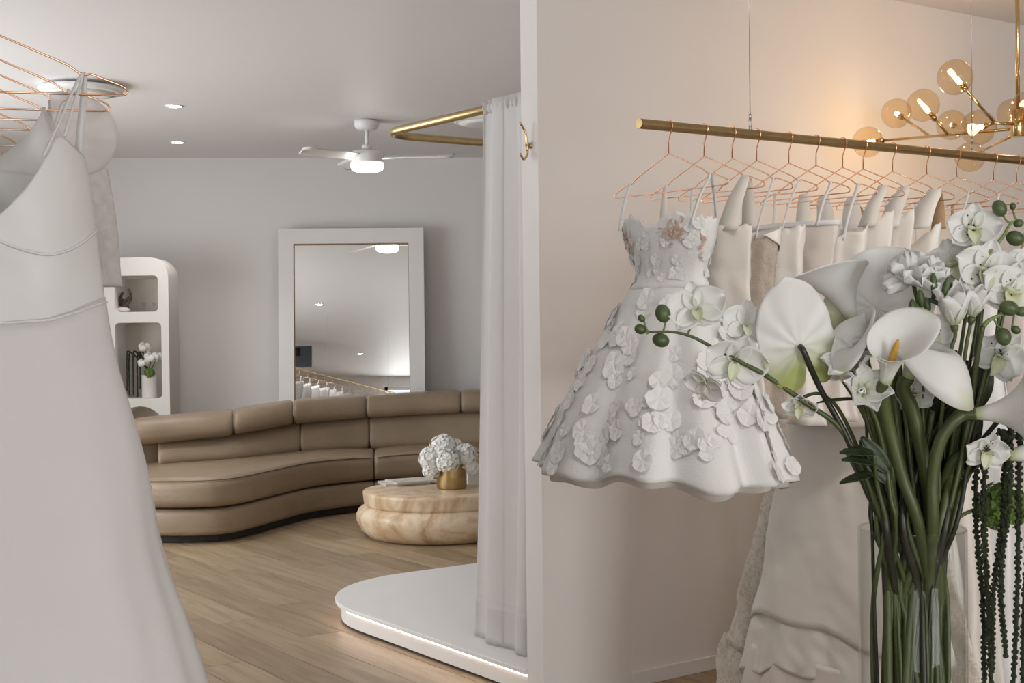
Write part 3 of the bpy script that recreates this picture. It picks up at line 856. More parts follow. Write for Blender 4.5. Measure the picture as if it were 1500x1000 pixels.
def slab(inset, r, z0, z1):
    o = plat_outline(inset, r); m = MB()
    m.rings([[ab(p[0], p[1], z0) for p in o], [ab(p[0], p[1], z1) for p in o]]); return m
RC = 0.62
slab(0.0, RC, PZ - 0.018, PZ).build('top_slab', M['white'], plat, smooth=False, bevel=0.003)
slab(0.028, RC - 0.028, 0.012, PZ - 0.0185).build('body', M['white'], plat, smooth=True, auto=30)
slab(0.045, RC - 0.045, 0.0005, 0.012).build('shadow_kick', M['shadowgap'], plat, smooth=False)
o = plat_outline(0.0275, RC - 0.0275)[1:-1]
path = [ab(p[0], p[1], PZ - 0.029) for p in o] + [ab(o[-1][0], a_near + Wd, PZ - 0.029)]
led = MB(); dist = 0.0; step = 0.0205
for p, q in zip(path, path[1:]):
    Ls = (q - p).length; s = dist
    while s < Ls:
        c = p.lerp(q, s / Ls); d = (q - p).normalized()
        led.box(c, (0.009, 0.006, 0.006), Matrix.Rotation(atan2(d.y, d.x), 3, 'Z')); s += step
    dist = s - Ls
lo = led.build('led_strip', M['led'], plat, smooth=False); lo['kind'] = 'stuff'; lo['label'] = 'row of tiny warm white lights under the platform lip'

RZ = 2.2
r1 = on_z(592, 187, RZ); r2 = on_z(660, 205, RZ); r3 = on_z(713, 161.5, RZ)
rb = (r1.dot(BX) + r3.dot(BX)) / 2; ra = r2.dot(AX)
pts = [ab(wall_a + 0.002, rb, RZ), ab(ra - 0.3, rb, RZ)]
rr = 0.16
for i in range(11):
    t = radians(90 * i / 10); pts.append(ab(ra - rr + rr * sin(t), rb + rr - rr * cos(t), RZ))
pts += [ab(ra, rb + 0.9, RZ), ab(ra, rb + 1.9, RZ), ab(wall_a + 0.002 + (ra - wall_a) * 0.5, rb + 1.9, RZ), ab(wall_a + 0.002, rb + 1.9, RZ)]
cr = thing('curtain_rail', 'brushed brass curtain rail bent round a corner above the platform', 'rail', pts[0])
m = MB(); m.tube(pts, 0.0175, 14); m.build('tube', M['brass'], cr)
m = MB()
for q in (pts[0], pts[-1]): m.tube([q, q + AX * 0.008], 0.032, 20)
m.build('wall_flange', M['brass'], cr)

# curtain, drawn together at the wall end of the rail
def t_at(px, z):
    lo_, hi_ = wall_a, ra
    for _ in range(40):
        mid = (lo_ + hi_) / 2
        if proj(ab(mid, rb, z))[0] > px: lo_ = mid
        else: hi_ = mid
    return lo_
ta = t_at(714, RZ); tb = wall_a + 0.03
tb_bottom = tb
cu = thing('fitting_curtain', 'white floor length curtain gathered beside the partition end', 'curtain', ab((ta + tb) / 2, rb, PZ))
NF = 2.7
def cloth(u, v):
    # u along the rail (0 = far end), v from top to bottom
    spread = 1.0 + 0.10 * v ** 2
    a = ta + 0.05 * v ** 1.5 + (tb - ta) * u * (1.0 if v < 1 else 1)
    a = (ta + 0.06 * v ** 1.5) * (1 - u) + tb * u
    amp = (0.010 + 0.016 * v) * (0.6 + 0.4 * sin(u * 9 + 1))
    ph = u * NF * 2 * pi + 0.8 * sin(v * 2.2 + u * 5)
    bx = rb - 0.018 + amp * sin(ph) - 0.035 * v
    z = RZ + 0.03 - (RZ + 0.03 - PZ - 0.006) * v
    return ab(a + 0.012 * sin(2 * ph), bx, z)
m = MB(); m.grid(cloth, 150, 60); m.build('drape', M['curtain'], cu, solid=0.003)
m = MB()
def hem(u, v):
    p = cloth(u, 0.925 + 0.075 * v); return p - BX * 0.0035
m.grid(hem, 150, 6); m.build('hem', M['curtain'], cu, solid=0.003)
def head(u, v):
    a = (ta - 0.002) * (1 - u) + tb * u
    t = radians(20 + 320 * v)
    r = 0.0235 + 0.0035 * sin(u * 90) + 0.002 * sin(u * 53 + 1)
    return ab(a, rb - r * sin(t), RZ - r * cos(t))
m = MB(); m.grid(head, 120, 16); m.build('rod_pocket', M['curtain'], cu, solid=0.002)

# brass hook on the end face of the partition
hc = at(777, 214, 4.88)
hk = thing('brass_hook', 'brass double robe hook on the end face of the partition', 'hook', hc)
fn = BX * -1
hb = P0 + AX * 0.045; hb = V((hb.x, hb.y, hc.z))
m = MB(); m.tube([hb + fn * 0.0005, hb + fn * 0.006], [0.012, 0.011], 16); m.tube([hb + V((0, 0, 0.0)) + fn * 0.004, hb + fn * 0.02], 0.005, 10); m.build('back_plate', M['brass_bright'], hk)
m = MB(); m.tube(spline([hb + fn * 0.014 + V((0, 0, -0.02)), hb + fn * 0.017 + V((0, 0, 0.02)), hb + fn * 0.024 + V((0, 0, 0.05)), hb + fn * 0.045 + V((0, 0, 0.08))], 6), 0.0042, 8); m.build('upper_arm', M['brass_bright'], hk)
m = MB(); m.tube(spline([hb + fn * 0.014 + V((0, 0, 0.015)), hb + fn * 0.014 + V((0, 0, -0.03)), hb + fn * 0.03 + V((0, 0, -0.05)), hb + fn * 0.046 + V((0, 0, -0.03))], 6), 0.0042, 8); m.build('lower_arm', M['brass_bright'], hk)

# ================================================================ CLOTHES RAILS AND HANGERS
RP = at(937, 181, 3.4)                                           # end of the right-hand rail
RAILZ = RP.z
HANG_RZ = atan2(-0.816, 0.578)                                   # hangers stand square to the rail
rail = thing('clothes_rail', 'long brass clothes rail hung on wires before the partition', 'rail', RP)
RL = 2.75
m = MB(); m.tube([RP, RP + BX * RL], 0.0128, 24); m.build('tube', M['brass'], rail, auto=40)
m = MB(); m.tube([RP - BX * 0.003, RP - BX * 0.0005], [0.0122, 0.0128], 24); m.tube([RP + BX * RL, RP + BX * (RL + 0.003)], [0.0128, 0.0122], 24); m.build('end_cap', M['brass_bright'], rail, auto=40)
for px in (1099, 1424):
    p = RP + BX * on_line(px, RP, BX, RAILZ)
    w = MB(); w.tube([p + V((0, 0, 0.034)), V((p.x, p.y, CEIL - 0.004))], 0.0013, 6)
    wo = w.build('suspension_wire', M['steel'], rail)
    k = MB(); k.tube([p + V((0.0, 0, 0.012)), p + V((0, 0, 0.02))], [0.006, 0.004], 10)
    k.tube([p + V((0, 0, 0.03)) + BX * 0.006 * cos(a) + V((0, 0, 0.011 * sin(a))) for a in [2 * pi * i / 14 for i in range(14)]], 0.0014, 6, loop=True)
    k.tube([p + V((0, 0, 0.040)), p + V((0, 0, 0.054))], [0.004, 0.003], 8)
    k.build('shackle', M['steel'], wo)
    k = MB(); k.lathe([(0.012, 0), (0.012, -0.006), (0.004, -0.012)], (p.x, p.y, CEIL), 16); k.build('ceiling_anchor', M['steel'], wo)

def make_hanger():
    h = bpy.data.objects.new('copper_hanger', None); COL.objects.link(h); h.empty_display_size = 0.05
    m = MB(); r = 0.0155
    pts = [V((r * cos(radians(a)), 0, r * sin(radians(a)))) for a in range(195, -25, -18)]
    pts += [V((0.008, 0, -0.018)), V((0.0, 0, -0.036)), V((0, 0, -0.068))]
    m.tube(pts, 0.0017, 6); m.build('hook', M['copper'], h, world=False)
    half = [(0, -0.068), (0.120, -0.118), (0.126, -0.121), (0.144, -0.134), (0.150, -0.135), (0.158, -0.133), (0.200, -0.148), (0.209, -0.153), (0.2125, -0.158), (0.209, -0.163), (0.20, -0.1645)]
    loop = [V((x, 0, z)) for x, z in half] + [V((-x, 0, z)) for x, z in reversed(half[1:])]
    m = MB(); m.tube(loop, 0.0017, 6, loop=True); m.build('shoulder_frame', M['copper'], h, world=False)
    return h
hanger0 = make_hanger(); hanger_used = [False]
def place_hanger(p, rz, label, group):
    h = hanger0 if not hanger_used[0] else copy_tree(hanger0)
    hanger_used[0] = True
    h.location = p; h.rotation_euler = (0, 0, rz)
    return tag(h, label, 'hanger', group)

# ---------------------------------------------------------------- garments
def nz_(x, y, z, s): return noise.noise(V((x, y, z)) * s)
class Garment:
    def __init__(g, name, label, p, rz, rows, folds=(7, 0.5), amp=((0, 0.0), (1, 0.06)), group=None, cat='dress', seed=0, crumple=0.013):
        g.t = thing(name, label, cat, p, rz, group)
        g.crumple = crumple; g.rows = rows; g.folds = folds; g.amp = amp; g.seed = seed
        g.z0, g.z1 = rows[0][0], rows[-1][0]
    def val(g, z, k):
        return stab(-z, [(-r[0], r[k]) for r in g.rows])
    def pt(g, th, z, off=0.0, scale=1.0):
        a, b_ = g.val(z, 1) * scale, g.val(z, 2) * scale
        cx, cy = g.val(z, 3), g.val(z, 4)
        u = (z - g.z0) / (g.z1 - g.z0)
        am = tab(u, g.amp)
        n, ph = g.folds
        f = 1 + am * (sin(n * th + ph + 1.2 * sin(2 * th + g.seed)) + 0.5 * sin((2 * n + 1) * th + 2 * ph + u * 2) * 0.6)
        f += 0.05 * nz_(cos(th), sin(th), z * 3 + g.seed * 7, 1.7) * min(1, u * 3 + 0.2)
        x, y = cx + a * cos(th) * f, cy + b_ * sin(th) * f
        if g.crumple:
            s_ = 1 if sin(th) > 0 else -1
            y += g.crumple * (nz_(x * 1.3, s_ * 3 + g.seed, z * 0.55, 9) + 0.6 * nz_(x + z, s_ + g.seed, z - x * 0.5, 17)) * min(1.0, 0.35 + 2.5 * u)
        if off:
            nrm = V((cos(th) * b_, sin(th) * a, 0)).normalized(); x += nrm.x * off; y += nrm.y * off
        return V((x, y, z))
    def shell(g, name, mat, ztop, zbot, nth=112, nz=44, off=0.0, scale=1.0, th0=None, th1=None, solid=0.0016):
        m = MB()
        part = th0 is not None
        def fn(u, v):
            th = (th0 + (th1 - th0) * u) if part else 2 * pi * u
            zt = ztop(th) if callable(ztop) else ztop
            zb = zbot(th) if callable(zbot) else zbot
            return g.pt(th, zt + (zb - zt) * v, off, scale)
        m.grid(fn, nth, nz, close=not part)
        return m.build(name, mat, g.t, world=False, solid=solid)
    def ribbon(g, name, mat, pts, w, wd=V((1, 0, 0)), n=6):
        P = spline(pts, n); m = MB(); wd = V(wd).normalized()
        L, R = [], []
        for i, p in enumerate(P):
            ww = w if not isinstance(w, (list, tuple)) else w[0] + (w[1] - w[0]) * i / (len(P) - 1)
            L.append(p - wd * ww / 2); R.append(p + wd * ww / 2)
        k = len(P)
        m.add(L + R, [(i, i + 1, k + i + 1, k + i) for i in range(k - 1)])
        return m.build(name, mat, g.t, world=False, solid=0.0015)
    def strap(g, name, mat, x, top_z, tx, w, front=True, y0=None):
        """over the hanger arm at x, down to the bodice edge at tx"""
        s = -1 if front else 1
        zz = -0.134 if abs(x) > 0.13 else -0.068 - abs(x) * 0.42
        yb = g.val(top_z, 2) * s * 0.85 if y0 is None else y0
        return g.ribbon(name, mat, [(x, 0.0, zz + 0.004), (x, s * 0.006, zz - 0.012), ((x + tx) / 2, (yb + s * 0.006) / 2, (zz + top_z) / 2), (tx, yb, top_z - 0.012)], w)
def hook_t(px): return on_line(px, RP, BX, RAILZ)
HK = [979, 1031, 1072, 1108, 1155, 1195, 1234, 1264, 1307, 1357, 1401, 1455, 1489]
HPT = [RP + BX * hook_t(px) for px in HK]

# 1: short floral dress ------------------------------------------------------
rows = [(-0.225, 0.168, 0.062, 0.0, 0.0), (-0.30, 0.152, 0.058, 0.002, 0), (-0.375, 0.122, 0.048, 0.004, 0), (-0.42, 0.145, 0.065, 0, -0.006), (-0.55, 0.225, 0.115, 0, -0.025), (-0.70, 0.315, 0.175, 0, -0.04), (-0.865, 0.405, 0.225, 0, -0.05)]
d1 = Garment('floral_dress', 'short white strappy dress covered in floral lace petals, first on the rail', HPT[0], HANG_RZ, rows, (9, 0.4), ((0, 0), (0.28, 0.0), (0.5, 0.04), (1, 0.065)), 'dresses on the brass rail', seed=1.0, crumple=0.0)
def top1(th):
    x = cos(th)
    if sin(th) < 0: z = -0.240 + 0.018 * math.exp(-((abs(x) - 0.5) / 0.25) ** 2) - 0.014 * math.exp(-(x / 0.16) ** 2)
    else: z = -0.244 - 0.012 * (1 - abs(x))
    return z + 0.004 * sin(th * 23) + 0.003 * sin(th * 41 + 1)
def bot1(th): return -0.868 + 0.012 * sin(5 * th + 1) + 0.006 * sin(13 * th)
d1.shell('bodice', M['petal_lace'], top1, -0.41, 112, 16)
d1.shell('lining', M['nude'], lambda th: top1(th) - 0.004, -0.40, 80, 10, scale=0.965)
d1.shell('skirt', M['petal_lace'], -0.405, bot1, 200, 40)
d1.shell('underskirt', M['ivory'], -0.42, lambda th: bot1(th) - 0.016, 120, 16, scale=0.93)
for sx in (-1, 1):
    d1.strap('strap', M['satin'], 0.150 * sx, -0.245, 0.135 * sx, 0.010)
d1.strap('strap', M['satin'], 0.150, -0.25, 0.12, 0.009, front=False)
def applique_mesh(k):
    r = random.Random(50 + k); m = MB(); n = 5 + k % 2
    for i in range(n):
        a = 2 * pi * i / n + r.uniform(-0.15, 0.15)
        L = 0.030 * r.uniform(0.85, 1.15); w = 0.017 * r.uniform(0.85, 1.2)
        d = V((cos(a), sin(a), 0)); e = V((-sin(a), cos(a), 0))
        m.add([V((0, 0, 0.001)), d * L * 0.35 + e * w * 0.8 + V((0, 0, 0.004)), d * L * 0.8 + e * w + V((0, 0, 0.003)), d * L * 1.05 + V((0, 0, 0.006)), d * L * 0.8 - e * w + V((0, 0, 0.003)), d * L * 0.35 - e * w * 0.8 + V((0, 0, 0.004))], [(0, 1, 2, 3), (0, 3, 4, 5)])
    o = m.build('applique_flower', M['petal_lace'], d1.t, world=False, smooth=False)
    me = o.data; bpy.data.objects.remove(o); return me
AM = [applique_mesh(k) for k in range(4)]
rr = random.Random(5)
def put_applique(th, z, s, off=0.004):
    p = d1.pt(th, z, off); pa = d1.pt(th + 0.03, z, off); pb = d1.pt(th, z - 0.01, off)
    nrm = (pa - p).cross(pb - p)
    cpt = V((d1.val(z, 3), d1.val(z, 4), z))
    if nrm.dot(p - cpt) < 0: nrm = -nrm
    o = bpy.data.objects.new('applique_flower', rr.choice(AM)); COL.objects.link(o); o.parent = d1.t
    mt = rot_to(nrm).to_4x4() @ Matrix.Rotation(rr.random() * 6.28, 4, 'Z')
    o.matrix_basis = Matrix.Translation(p) @ mt @ Matrix.Diagonal((s, s, s, 1))
k = 0
while k < 190:
    th = rr.uniform(pi * 0.85, 2 * pi + 0.9); z = -0.43 - 0.42 * rr.random() ** 0.75
    put_applique(th, z, rr.uniform(0.55, 1.05)); k += 1
for k in range(46):
    th = rr.uniform(pi * 0.9, 2 * pi + 0.7); z = -0.245 - 0.15 * rr.random() ** 1.2
    put_applique(th, z, rr.uniform(0.35, 0.6), 0.002)
def embroidery(thc, zc, n, sp):
    m = MB()
    for i in range(n):
        th = thc + rr.gauss(0, sp); z = zc + rr.gauss(0, 0.015)
        p = d1.pt(th, z, 0.006); q = d1.pt(th + 0.05, z, 0.006); u = (q - p).normalized(); w = V((0, 0, 1)); a = rr.random() * 6
        e = u * cos(a) + w * sin(a); f = u * -sin(a) + w * cos(a)
        m.add([p - e * 0.008, p + f * 0.0028, p + e * 0.008, p - f * 0.0028], [(0, 1, 2, 3)])
    m.build('embroidery', M['embroid'], d1.t, world=False, smooth=False, solid=0.002)
embroidery(pi * 1.5 + 0.5, -0.270, 40, 0.13); embroidery(pi * 1.5 - 0.75, -0.285, 18, 0.12); embroidery(pi * 2 - 0.35, -0.30, 8, 0.06)
place_hanger(HPT[0], HANG_RZ, 'copper wire hanger carrying the short floral dress', 'hangers on the brass rail')

# 2: ivory sleeveless dress with broad straps
def flat_rows(zt, a0, zw, aw, zb, ab_, b0=0.035, cx=0.0, bb_=None):
    return [(zt, a0, b0, cx, 0), (zw, aw, b0 * 0.9, cx, 0), ((zw + zb) / 2, (aw + ab_) / 2 * 1.02, b0 * 1.1, cx, 0), (zb, ab_, (bb_ or b0 * 1.5), cx, 0)]
def simple_top(z, dip, side=0.0):
    def f(th):
        x = abs(cos(th)); d = dip if sin(th) < 0 else dip * 0.6
        return z - d * (1 - x) ** 0.8 - side * x ** 3 + 0.003 * sin(th * 17)
    return f
d2 = Garment('sleeveless_dress', 'ivory sleeveless dress with broad straps hanging behind the floral dress', HPT[1], HANG_RZ, flat_rows(-0.24, 0.165, -0.40, 0.150, -0.78, 0.22, 0.04), (6, 1.0), ((0, 0.02), (0.4, 0.04), (1, 0.09)), 'dresses on the brass rail', seed=2.0)
d2.shell('body', M['ivory'], simple_top(-0.235, 0.03, 0.02), -0.78, 96, 30)
d2.strap('strap', M['ivory'], 0.145, -0.255, 0.115, (0.022, 0.075)); d2.strap('strap', M['ivory'], -0.145, -0.255, -0.125, (0.012, 0.03))
d2.strap('strap', M['ivory'], 0.150, -0.25, 0.125, (0.02, 0.05), front=False)
place_hanger(HPT[1], HANG_RZ, 'copper wire hanger carrying the ivory sleeveless dress', 'hangers on the brass rail')

# 3: beige beaded bodice with pale folded neckline
d3 = Garment('beaded_dress', 'beige beaded dress with folded pale neckline, between two ivory dresses', HPT[2], HANG_RZ, flat_rows(-0.27, 0.155, -0.42, 0.135, -0.74, 0.19, 0.045), (5, 0.2), ((0, 0.03), (0.4, 0.07), (1, 0.11)), 'dresses on the brass rail', seed=3.0)
d3.shell('body', M['beige'], (lambda th: -0.275 - 0.05 * max(0, 0.4 - cos(th)) + 0.01 * sin(th * 3)), -0.74, 96, 30)
d3.shell('folded_collar', M['ivory_satin'], (lambda th: -0.262 - 0.04 * max(0, 0.4 - cos(th)) + 0.012 * sin(th * 3)), lambda th: -0.33 + 0.05 * cos(th) - 0.03 * sin(th * 2.0 + 0.6), 96, 10, off=0.006)
for sx in (-1, 1): d3.strap('strap', M['satin'], 0.148 * sx, -0.27, 0.12 * sx, 0.007)
place_hanger(HPT[2], HANG_RZ, 'copper wire hanger carrying the beige beaded dress', 'hangers on the brass rail')

# 4: cream draped dress
d4 = Garment('draped_dress', 'cream satin dress with loosely draped cowl front', HPT[3], HANG_RZ, flat_rows(-0.25, 0.16, -0.42, 0.14, -0.76, 0.20, 0.045), (5, 1.9), ((0, 0.05), (0.3, 0.07), (1, 0.1)), 'dresses on the brass rail', seed=4.0)
d4.shell('body', M['ivory_satin'], simple_top(-0.25, 0.03), -0.76, 96, 30)
for k in range(4):
    m = MB()
    def cowl(u, v, k=k):
        x = (u - 0.5) * 0.26
        z = -0.262 - 0.032 * k - 0.028 * (1 - (2 * u - 1) ** 2) - 0.03 * v
        y = -0.045 - 0.012 * sin(pi * v) - 0.006 * k
        return V((x, y, z))
    m.grid(cowl, 24, 6); m.build('cowl_fold', M['ivory_satin'], d4.t, world=False, solid=0.002)
for sx in (-1, 1): d4.strap('strap', M['satin'], 0.148 * sx, -0.25, 0.125 * sx, 0.006)
place_hanger(HPT[3], HANG_RZ, 'copper wire hanger carrying the draped cream dress', 'hangers on the brass rail')

# 5: blush bandeau with square top
d5 = Garment('bandeau_dress', 'blush satin dress with straight square top and narrow straps', HPT[4], HANG_RZ, flat_rows(-0.235, 0.175, -0.42, 0.15, -0.76, 0.20, 0.042), (4, 0.9), ((0, 0.012), (0.4, 0.04), (1, 0.09)), 'dresses on the brass rail', seed=5.0)
d5.shell('body', M['blush'], -0.235, -0.76, 96, 30)
d5.shell('top_band', M['satin'], -0.232, -0.246, 96, 3, off=0.003)
for sx in (-1, 1): d5.strap('strap', M['satin'], 0.148 * sx, -0.235, 0.13 * sx, 0.011)
place_hanger(HPT[4], HANG_RZ, 'copper wire hanger carrying the blush square topped dress', 'hangers on the brass rail')

# 6: ruffled ivory top
d6 = Garment('ruffled_dress', 'ivory dress with crumpled satin ruffle across the bust', HPT[5], HANG_RZ, flat_rows(-0.27, 0.16, -0.42, 0.14, -0.78, 0.2, 0.045), (6, 2.9), ((0, 0.05), (0.4, 0.05), (1, 0.09)), 'dresses on the brass rail', seed=6.0)
d6.shell('body', M['ivory'], simple_top(-0.27, 0.02), -0.78, 96, 30)
def ruf(th): return -0.255 + 0.014 * sin(th * 4 + 1) + 0.008 * sin(th * 9)
d6.shell('ruffle', M['ivory_satin'], ruf, lambda th: -0.36 + 0.02 * sin(th * 5), 120, 12, off=0.014)
for sx in (-1, 1): d6.strap('strap', M['satin'], 0.148 * sx, -0.27, 0.125 * sx, 0.012)
place_hanger(HPT[5], HANG_RZ, 'copper wire hanger carrying the ruffled ivory dress', 'hangers on the brass rail')

# 7: long ivory gown with satin skirt and ruffled hem tiers
zf = lambda z: z - RAILZ
rows = [(-0.22, 0.17, 0.045, 0, 0), (-0.42, 0.145, 0.04, 0.0, 0), (-0.62, 0.17, 0.055, 0.0, 0), (zf(0.95), 0.225, 0.06, 0.01, -0.01), (zf(0.5), 0.335, 0.075, 0.01, -0.02), (zf(0.12), 0.43, 0.09, 0.0, -0.03)]
d7 = Garment('long_gown', 'long ivory gown with smooth satin skirt ending in ruffled tiers', HPT[6], HANG_RZ, rows, (5, 0.3), ((0, 0.02), (0.4, 0.03), (1, 0.06)), 'dresses on the brass rail', seed=7.0, crumple=0.007)
d7.shell('bodice', M['ivory_satin'], simple_top(-0.20, 0.09), -0.43, 96, 14)
def hem7(th): return zf(0.475) - 0.022 * sin(th * 2 + 2.6) + 0.008 * sin(th * 7)
d7.shell('skirt', M['ivory'], -0.425, hem7, 140, 44, off=0.004)
d7.folds = (9, 0.7); d7.amp = ((0, 0), (0.7, 0.04), (1, 0.085))
d7.shell('upper_tier', M['ivory'], zf(0.50), lambda th: zf(0.33) + 0.03 * sin(th * 3 + 1) + 0.01 * sin(th * 11), 180, 16, scale=0.962)
d7.folds = (12, 1.7)
d7.shell('lower_tier', M['blush'], zf(0.40), lambda th: zf(0.13) + 0.012 * sin(th * 9), 200, 18, scale=0.92)
for sx in (-1, 1): d7.strap('strap', M['ivory'], 0.14 * sx, -0.23, 0.115 * sx, (0.03, 0.06))
place_hanger(HPT[6], HANG_RZ, 'copper wire hanger carrying the long gown with ruffled tiers', 'hangers on the brass rail')

# 8: lace gown whose hem spreads out beyond the satin skirt
rows = [(-0.22, 0.17, 0.035, 0, 0), (-0.42, 0.145, 0.032, 0, 0), (-0.7, 0.20, 0.035, -0.02, 0), (zf(0.8), 0.32, 0.04, -0.09, 0.01), (zf(0.30), 0.46, 0.05, -0.13, 0.02)]
d8 = Garment('lace_gown', 'ivory lace gown spreading out past the satin skirt', HPT[7], HANG_RZ, rows, (7, 0.3), ((0, 0.02), (0.4, 0.03), (1, 0.09)), 'dresses on the brass rail', seed=8.0)
d8.shell('bodice', M['ivory_satin'], simple_top(-0.19, 0.11), -0.43, 96, 14)
def hem8(th): return zf(0.335) + 0.012 * sin(th * 6)
d8.shell('skirt', M['lace_ivory'], -0.425, hem8, 160, 44, off=0.003)
d8.shell('underskirt', M['ivory'], -0.45, zf(0.40), 80, 20, scale=0.90)
d8.folds = (17, 0.9); d8.amp = ((0, 0), (0.8, 0.05), (1, 0.09))
d8.rows = d8.rows + [(zf(0.03), 0.47, 0.055, -0.14, 0.02)]
d8.shell('net_ruffle', M['lace_ivory'], zf(0.36), lambda th: zf(0.06) + 0.02 * sin(th * 5), 220, 16, scale=0.96)
embr = MB()
for i in range(26):
    th = pi * 1.5 - 0.5 + rr.gauss(0, 0.12); z = -0.30 + rr.gauss(0, 0.035)
    p = d8.pt(th, z, 0.004); embr.ell(p, (0.006, 0.003, 0.004), 6, 4)
embr.build('embroidery', M['embroid'], d8.t, world=False)
for sx in (-1, 1): d8.strap('strap', M['ivory'], 0.142 * sx, -0.23, 0.11 * sx, (0.035, 0.075))
place_hanger(HPT[7], HANG_RZ, 'copper wire hanger carrying the ivory lace gown', 'hangers on the brass rail')

# 9..13
specs = [
 (8, 'wrap_dress', 'cream satin dress with wide folded wrap straps', M['ivory_satin'], M['ivory_satin'], 0.12, (0.04, 0.085), M['nude'], 'cream wrap dress'),
 (9, 'slip_dress', 'pale slip dress with thin ribbon straps beside the wrap dress', M['ivory'], M['satin'], 0.03, 0.008, None, 'pale slip dress'),
 (10, 'slip_dress', 'white satin slip dress hanging behind the tall orchid', M['satin'], M['satin'], 0.05, 0.010, None, 'white slip dress'),
 (11, 'slip_dress', 'blush dress with one nude strap behind the orchid buds', M['blush'], M['nude'], 0.03, 0.012, None, 'blush slip dress'),
 (12, 'slip_dress', 'ivory slip dress hanging under the chandelier hub', M['ivory'], M['satin'], 0.04, 0.010, None, 'ivory slip dress'),
]
for (i, nm, lab, mat, smat, dip, w, lin, short) in specs:
    zt = -0.225 if i == 8 else -0.30
    g = Garment(nm, lab, HPT[i], HANG_RZ, flat_rows(zt, 0.165, -0.45, 0.14, zf(0.10), 0.26, 0.045), (6, i * 1.3), ((0, 0.02), (0.4, 0.04), (1, 0.09)), 'dresses on the brass rail', seed=float(i))
    g.shell('body', mat, simple_top(zt, dip), zf(0.10), 96, 40)
    if lin: g.shell('lining', lin, simple_top(zt - 0.004, dip + 0.01), -0.45, 64, 8, scale=0.94)
    for sx in (-1, 1):
        g.strap('strap', smat, 0.146 * sx, zt - 0.005, 0.118 * sx, w)
        if lin: g.strap('strap', lin, 0.150 * sx, zt - 0.005, 0.13 * sx, (0.03, 0.05), front=False)
    place_hanger(HPT[i], HANG_RZ, 'copper wire hanger carrying the ' + short, 'hangers on the brass rail')

# ---------------------------------------------------------------- left rail, with gowns
LRZ = 1.885
L0 = at(-30, 40, 2.05); L0.z = LRZ
LD = V((-0.43, 0.903, 0)).normalized()
HL = radians(15)
lr = thing('clothes_rail', 'brass clothes rail full of white gowns beside the sofa area', 'rail', L0 - LD * 0.25)
m = MB(); m.tube([L0 - LD * 0.25, L0 + LD * 4.3], 0.0128, 20); m.build('tube', M['brass'], lr, auto=40)
for k in (0.0, 2.0, 4.1):
    p = L0 + LD * k; w = MB(); w.tube([p + V((0, 0, 0.012)), V((p.x, p.y, CEIL - 0.001))], 0.0013, 6); w.build('suspension_wire', M['steel'], lr)

def zl(y): return EYE + (477 - y) * 0.001025 - LRZ
def xl(px): return (px + 30) * 0.00094
# front gown
edge = [(200, 118), (250, 131), (300, 137), (350, 142), (430, 151), (500, 163), (600, 188), (700, 214), (800, 240), (900, 267), (1000, 294), (1200, 345), (1800, 440)]
rows = [(zl(y), xl(px), tab(y, [(200, 0.09), (300, 0.10), (430, 0.085), (700, 0.12), (1000, 0.15), (1800, 0.2)]), 0.0, tab(y, [(200, 0.0), (430, 0.0), (1000, -0.07), (1800, -0.11)])) for y, px in edge]
ga = Garment('bridal_gown', 'white bridal gown with pointed satin cups, thin straps and long plain skirt', L0, HL, rows, (8, 0.6), ((0, 0.0), (0.2, 0.0), (0.5, 0.02), (1, 0.05)), 'gowns on the left rail', seed=11.0, crumple=0.005)
def topA(th):
    if sin(th) < 0:
        x = ga.val(zl(250), 1) * cos(th)
        s = abs(x - 0.015)
        y = stab(s, [(0.0, 338), (0.05, 285), (0.088, 228), (0.108, 204), (0.125, 216), (0.148, 240), (0.17, 258), (0.19, 268)])
        return zl(y)
    return zl(268 - 30 * (1 - abs(cos(th))) ** 0.7)
ga.shell('bodice', M['satin'], topA, zl(474), 160, 40)
def seam_w(th): return zl(tab(ga.val(zl(450), 1) * cos(th), [(-0.2, 445), (-0.1, 470), (0.03, 474), (0.09, 470), (0.13, 458), (0.17, 440), (0.195, 430)]))
ga.shell('skirt', M['skirt'], lambda th: seam_w(th) + 0.002, -1.83, 190, 60, off=0.0015)
def seam_tube(fy, t0, t1, r, nm):
    m = MB(); pts = []
    for i in range(61):
        th = t0 + (t1 - t0) * i / 60
        x = ga.val(zl(350), 1) * cos(th); pts.append(ga.pt(th, zl(fy(x)), 0.0022))
    m.tube(pts, r, 6); m.build(nm, M['satin'], ga.t, world=False)
seam_tube(lambda x: stab(abs(x - 0.015), [(0.0, 350), (0.04, 368), (0.085, 376), (0.13, 356), (0.155, 325), (0.172, 290)]), pi * 1.02, pi * 1.985, 0.0022, 'cup_seam')
seam_tube(lambda x: tab(x, [(-0.2, 445), (-0.1, 470), (0.03, 474), (0.09, 470), (0.13, 458), (0.17, 440), (0.195, 430)]), pi * 1.02, pi * 1.985, 0.0022, 'waist_seam')
nx = 0.147
for sx in (-1, 1):
    top = V((nx * sx, 0, -0.131))
    pk = V((0.015 + 0.108 * sx if sx > 0 else -0.093, -0.085, zl(208)))
    ga.ribbon('strap', M['satin'], [top, top + V((-0.004 * sx, -0.012, -0.02)), top.lerp(pk, 0.6), pk], 0.0045)
    pk2 = pk + V((-0.03 * sx, 0.0, -0.03))
    ga.ribbon('strap', M['satin'], [top, top + V((-0.010 * sx, -0.012, -0.02)), top.lerp(pk2, 0.6), pk2], 0.0045)
    bkp = V((0.135 * sx, 0.04, zl(252)))
    ga.ribbon('strap', M['satin'], [top, top + V((0.001 * sx, 0.008, -0.02)), top.lerp(bkp, 0.6), bkp], (0.008, 0.013))
place_hanger(L0, HL, 'copper wire hanger carrying the gown with pointed satin cups', 'hangers on the left rail')

